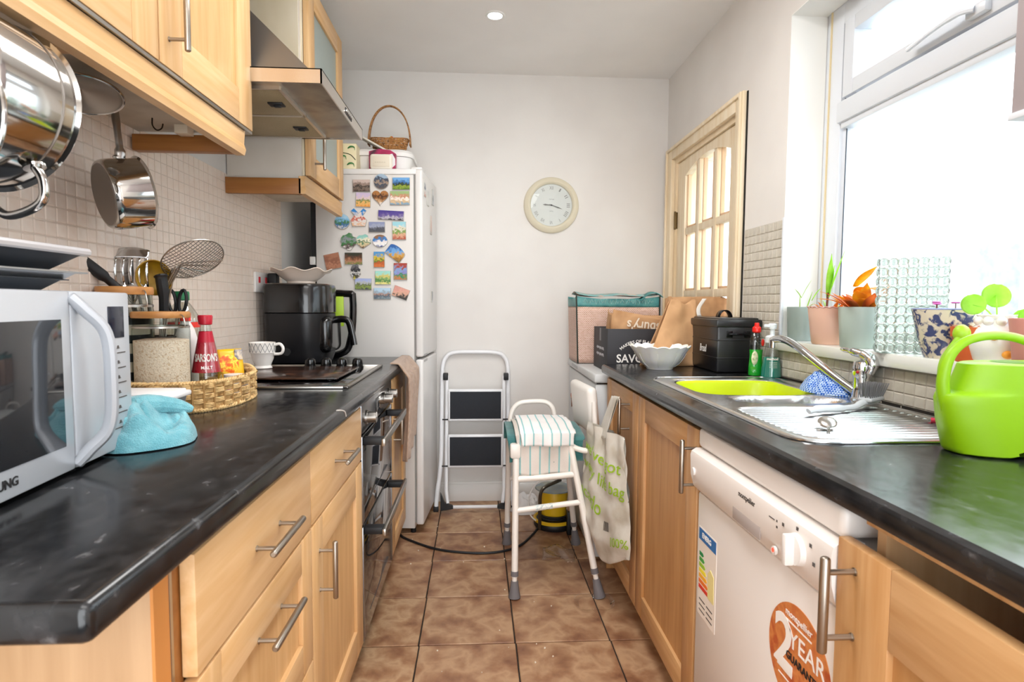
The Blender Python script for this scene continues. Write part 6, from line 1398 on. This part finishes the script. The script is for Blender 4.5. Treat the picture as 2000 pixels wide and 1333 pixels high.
# ---------------------------------------------------------------- window sill
ZS = 1.0505
def pot(name, x, y, r0, r1, h, m, label, rim=None, soil=True):
    t = thing(name, label, 'plant pot', (x, y, ZS)); M = T(x, y, ZS)
    ob('pot', B().lathe([(.0001, .003), (r0 * .97, 0), (r0, .004), (r1, h - .002), (r1 - .001, h), (r1 - .004, h), (r0 - .004, .010), (.0001, .008)], 40, M), m, t)
    if soil: ob('soil', B().lathe([(.0001, h * .88), (r1 - .007, h * .86)], 24, M), mat('potting_soil', '#4A3A2C', .95, col2='#6A5440', sc=60, bump=1, bs=120), t)
    return t
def leaf(b, p, d, L_, w, bend=.3, fold=.15, n=8):
    """a strap leaf from p along d, arching down"""
    p, d = V(p), V(d).normalized(); s_ = d.cross(V((0, 0, 1))); s_ = (s_ if s_.length > .05 else V((1, 0, 0))).normalized(); vs = []
    for i in range(n + 1):
        q = i / n; c_ = p + d * L_ * q + V((0, 0, -bend * L_ * q * q)); ww = w * math.sin(PI * min(1, q * .85 + .12)) ** .8 * (1 - q ** 4) + .0004
        vs += [c_ - s_ * ww + V((0, 0, fold * ww)), c_, c_ + s_ * ww + V((0, 0, fold * ww))]
    b.add(vs, [(3 * i + j, 3 * i + j + 1, 3 * i + j + 4, 3 * i + j + 3) for i in range(n) for j in (0, 1)]); return b
def leafm(name, a, c): return mat(name, a, .5, col2=c, sc=30, trans=0, sheen=0)
LG = leafm('leaf_lime', '#C6EE70', '#AEDD50'); LY = leafm('leaf_yellow', '#F7D24A', '#F0AC40'); LO = leafm('leaf_orange', '#F2AC62', '#E08E52'); LP = leafm('leaf_pale', '#E0F0B8', '#CDE6A0')
for m_ in (LG, LY, LO, LP):
    nt = m_.node_tree; N = nt.nodes; L = nt.links; pb = N['Principled BSDF']; tr = N.new('ShaderNodeBsdfTranslucent'); mx = N.new('ShaderNodeMixShader'); mx.inputs[0].default_value = .68
    src = pb.inputs['Base Color'].links[0].from_socket; L.new(src, tr.inputs[0]); L.new(pb.outputs[0], mx.inputs[1]); L.new(tr.outputs[0], mx.inputs[2]); L.new(mx.outputs[0], N['Material Output'].inputs[0])
GP = mat('pot_grey_green', '#7F8F89', .35, col2='#8D9A98', sc=3); BP = mat('pot_blush', '#D9B3A2', .4, col2='#CFA790', sc=4); SP = mat('pot_sage', '#A6B5AD', .4)
def plant(name, label, parts):
    t = thing(name, label, 'plant', parts[0]); return t
pot('plant_pot', 1.142, 1.985, .045, .050, .118, GP, 'dark grey-green plant pot in the far corner of the window sill')
t = thing('seedling', 'small plant with thin pale green leaves in the grey-green corner pot', 'plant', (1.142, 1.985, ZS + .104))
for p_, d_, l_, w_, bn_ in (((1.132, 1.985, 1.15), (-.02, -.02, 1), .07, .002, 0), ((1.134, 1.98, 1.20), (-.5, 0, .8), .05, .004, .2), ((1.134, 1.98, 1.20), (.35, -.1, .9), .08, .004, .15), ((1.150, 1.98, 1.15), (.2, -.2, 1), .075, .006, 0), ((1.163, 1.965, 1.19), (.35, -.3, 1), .07, .010, .25), ((1.145, 1.975, 1.15), (.4, .1, .5), .07, .003, .3)):
    ob('leaf', leaf(B(), p_, d_, l_, w_, bn_), LG if w_ > .005 else LP, t, solid=.0006)
pot('plant_pot', 1.130, 1.795, .056, .070, .118, BP, 'blush pink plant pot with scalloped rim, second from the corner of the sill')
b = B().tube([(1.130 + (.0695 + .0015 * math.cos(i * 2 * PI / 3.5)) * math.cos(2 * PI * i / 84), 1.795 + .0695 * math.sin(2 * PI * i / 84), ZS + .118 + .0022 * math.cos(i * 2 * PI / 3.5)) for i in range(84)], .002, 6, closed=True)
o = [q for q in COL.objects if q.name.startswith('plant_pot') and q.get('label', '').startswith('blush')][0]; ob('scalloped_rim', b, mat('rim_pink', '#C9A09A', .5), o)
t = thing('hippeastrum', 'plant with tall upright green leaves and dry orange leaves in the blush pot', 'plant', (1.130, 1.795, ZS + .104))
ob('stem', B().tube([(1.115, 1.80, 1.15), (1.117, 1.80, 1.19), (1.118, 1.80, 1.215)], .0035, 8), mat('dark_stem', '#6A3A2C', .7), t)
for d_, l_, w_ in (((.04, -.02, 1), .145, .011), ((.26, -.10, 1), .165, .012), ((.20, .05, 1), .11, .007)): ob('leaf', leaf(B(), (1.118, 1.80, 1.20), d_, l_, w_, .04), LG, t, solid=.0008)
for k in range(15):
    a_ = random.uniform(0, 2 * PI); ob('dry_leaf', leaf(B(), (1.13 + .03 * math.cos(a_), 1.795 + .03 * math.sin(a_), 1.145), (math.cos(a_) * .8, math.sin(a_) * .8 - .1, random.uniform(.5, 1.4)), random.uniform(.06, .11), random.uniform(.003, .006), random.uniform(.2, .5)), LO if k % 3 else LP, t, solid=.0007)
pot('plant_pot', 1.128, 1.650, .052, .060, .120, SP, 'pale sage plant pot next to the bubbly glass vase on the sill')
t = thing('wilting_plant', 'wilting plant with broad yellow and orange leaves in the sage pot', 'plant', (1.128, 1.65, ZS + .104))
for k in range(34):
    a_ = random.uniform(0, 2 * PI); el_ = random.uniform(.7, 1.7); L_ = random.uniform(.08, .135)
    ob('leaf', leaf(B(), (1.128 + .02 * math.cos(a_), 1.65 + .02 * math.sin(a_), 1.155), (math.cos(a_) * .8, math.sin(a_) * .8 + .15, el_), L_, random.uniform(.008, .018), random.uniform(.15, .5)), LY if k % 2 else LO, t, solid=.0007)
ob('leaf', leaf(B(), (1.12, 1.67, 1.23), (-.0, -.45, .35), .12, .016, .15), LY, t, solid=.0007); ob('leaf', leaf(B(), (1.12, 1.66, 1.21), (.05, -.7, .45), .10, .028, .5), LY, t, solid=.0007)
ob('red_leaf', leaf(B(), (1.11, 1.64, 1.17), (-.05, -.3, 1), .04, .006, 0), mat('leaf_crimson', '#B8305A', .5), t, solid=.0008)
# bubbly glass vase
VG = mat('vase_glass', '#FFFFFF', .03, trans=1, ior=1.35)
vg = thing('bubble_glass_vase', 'clear glass block vase covered in round bubble lenses on the sill', 'vase', (1.135, 1.44, ZS))
vx, vy, vw, vd, vh = 1.130, 1.452, .150, .060, .248
VM = T(vx, vy, ZS) @ Rz(math.radians(-38))
ob('inner_block', loc(VM, B().bx(-vw / 2, vw / 2, -vd / 2, vd / 2, .001, .003).bx(-vw / 2, vw / 2, -vd / 2, -vd / 2 + .003, .003, vh).bx(-vw / 2, vw / 2, vd / 2 - .003, vd / 2, .003, vh).bx(-vw / 2, -vw / 2 + .003, -vd / 2 + .003, vd / 2 - .003, .003, vh).bx(vw / 2 - .003, vw / 2, -vd / 2 + .003, vd / 2 - .003, .003, vh)), JAR, vg, smooth=False)
lensb = B().sph((0, 0, 0), (.0125, .006, .0125), n=16, k=10)
first = None
for face in (0, 1, 2):
    for j in range(10):
        z = .014 + j * .0246
        nn = 7 if face < 2 else 3
        for i in range(nn):
            if face < 2: x, y, rz = -vw / 2 + .0115 + i * .0212, (-1 if face == 0 else 1) * (vd / 2 + .001), 0
            else: x, y, rz = -vw / 2 - .001, -vd / 2 + .010 + i * .020, PI / 2
            if first is None: first = ob('bubble_lens', lensb, VG, vg, local=True); o = first
            else: o = first.copy(); COL.objects.link(o); o.parent = vg
            Ml = VM @ T(x, y, z); p_ = Ml.translation - V(vg['_o']); o.location = p_; o.rotation_euler = (0, 0, math.radians(-38) + rz)
# blue and white planter
x, y = 1.118, 1.325
BW = bpy.data.materials.new('blue_floral_glaze'); BW.use_nodes = True; nt = BW.node_tree; N = nt.nodes; L = nt.links; pb = N['Principled BSDF']; pb.inputs['Roughness'].default_value = .2
tc = N.new('ShaderNodeTexCoord'); n1 = N.new('ShaderNodeTexNoise'); n1.inputs['Scale'].default_value = 42; n1.inputs['Detail'].default_value = 3; n1.inputs['Distortion'].default_value = 1.4; L.new(tc.outputs['Object'], n1.inputs['Vector'])
r = N.new('ShaderNodeValToRGB'); e = r.color_ramp.elements; e[0].position = .47; e[0].color = hx('#E2D9C4'); e[1].position = .56; e[1].color = hx('#3E4A78'); L.new(n1.outputs['Fac'], r.inputs[0]); L.new(r.outputs[0], pb.inputs['Base Color'])
t = thing('floral_planter', 'cream planter with dark blue flower pattern on the sill behind the watering can', 'plant pot', (x, y, ZS))
ob('pot', B().lathe([(.0001, .002), (.040, 0), (.044, .006), (.055, .045), (.066, .095), (.070, .116), (.067, .116), (.060, .085), (.040, .012), (.0001, .010)], 44, T(x, y, ZS)), BW, t)
ob('rim', B().tube([(x + .0685 * math.cos(2 * PI * i / 44), y + .0685 * math.sin(2 * PI * i / 44), ZS + .1165) for i in range(44)], .0022, 6, closed=True), mat('rim_blue', '#8E96C0', .3), t)
t = thing('violet', 'little plant with magenta flowers in the blue floral planter', 'plant', (x, y, ZS + .10))
VIO = mat('violet_petal', '#C44AA8', .5)
for a_, r_, h_ in ((3.6, .045, .128), (4.6, .030, .131), (5.1, .040, .129), (2.6, .02, .132)):
    c_ = V((x + r_ * math.cos(a_), y + r_ * math.sin(a_), ZS + h_)); b = B()
    for k in range(5): b.sph(c_ + V((.005 * math.cos(k * 1.257), .005 * math.sin(k * 1.257), .001)), (.0045, .0045, .002), n=8, k=5)
    ob('flower', b, VIO, t); ob('stalk', B().cyl(c_ - V((0, 0, .03)), c_, .001, n=5), mat('dark_stem', ''), t)
for k in range(7): a_ = k * .9; ob('leaf', leaf(B(), (x, y, ZS + .105), (math.cos(a_), math.sin(a_), .5), .055, .010, .3), LP, t, solid=.0006)
# terracotta pot
x, y = 1.105, 1.232
t = thing('terracotta_pot', 'small orange terracotta pot between floral planter and white jar', 'plant pot', (x, y, ZS))
TCM = mat('terracotta', '#D4632E', .6, col2='#C25A2C', sc=12)
ob('pot', B().lathe([(.0001, .002), (.030, 0), (.037, .055), (.037, .056), (.041, .056), (.042, .078), (.039, .078), (.034, .05), (.0001, .01)], 36, T(x, y, ZS)), TCM, t)
ob('soil', B().lathe([(.0001, .070), (.036, .068)], 20, T(x, y, ZS)), mat('potting_soil', ''), t)
for k in range(6): a_ = k * 1.05; ob('dry_stem', leaf(B(), (x, y, ZS + .07), (math.cos(a_), math.sin(a_), .35), .05, .003, .1), LO, t, solid=.0006)
# white strawberry jar with round-leaved plant
x, y = 1.125, 1.195
t = thing('white_planter', 'white china planter with raised scallops and orange flowers on the sill', 'plant pot', (x, y, ZS))
ob('jar', B().lathe([(.0001, .002), (.034, 0), (.042, .008), (.050, .035), (.051, .055), (.044, .075), (.032, .088), (.030, .095), (.036, .105), (.033, .106), (.027, .095), (.0001, .09)], 40, T(x, y, ZS), wob=lambda t_, j, r, z_: (r * (1 + (.05 * math.cos(t_ * 7) if j > 7 and j < 10 else 0)), z_)), WCH, t)
for k in range(9): a_ = 2 * PI * k / 9; ob('scallop', B().sph((x + .033 * math.cos(a_), y + .033 * math.sin(a_), ZS + .092), (.010, .010, .010), n=12, k=8), WCH, t)
OF = mat('orange_flower', '#F0A53A', .4)
for a_, z_ in ((3.9, .060), (4.4, .022), (5.3, .066)): ob('painted_flower', B().sph((x + .048 * math.cos(a_), y + .048 * math.sin(a_), ZS + z_), (.012, .008, .009), n=14, k=8), OF, t)
t = thing('round_leaf_plant', 'plant with big round lime leaves growing from the white planter', 'plant', (x, y, ZS + .09))
for p_, r_, tl in (((1.085, 1.215, 1.178), .022, .25), ((1.155, 1.235, 1.198), .026, -.15), ((1.19, 1.20, 1.148), .020, .3), ((1.15, 1.15, 1.15), .018, -.3)):
    Ml = FR(p_, (1, -.35, tl), (0, .15, 1)); ob('leaf', loc(Ml, B().grid(lambda u, v: (r_ * (2 * u - 1) * math.sqrt(max(0, 1 - (2 * v - 1) ** 2 * .95)) * 1.1, r_ * (2 * v - 1), .004 * (2 * u - 1) ** 2), 10, 12)), LG, t, solid=.0008)
    ob('leaf_stalk', B().tube(sm([(x, y, ZS + .09), ((x + p_[0]) / 2, (y + p_[1]) / 2, (ZS + .09 + p_[2]) / 2 + .01), p_], 4), .0016, 6), LG, t)
x, y = 1.125, 1.09
t = pot('plant_pot', x, y, .045, .055, .10, mat('pot_rose', '#C98A80', .5, col2='#B87A72', sc=8), 'rose pink plant pot at the right edge of the sill view')
# near wall cabinet corner on the right
u = thing('wall_cabinet', 'pale wall cabinet whose bottom corner shows at the upper right edge', 'cabinet', (.95, .5, 1.46))
ob('carcass', B().bx(.795, 1.098, .15, .842, 1.462, 2.3, .001), mat('cabinet_mauve_grey', '#A39A9C', .5), u)
ob('bottom_trim', B().bx(.792, 1.098, .15, .845, 1.452, 1.462, .001), UPVC, u)
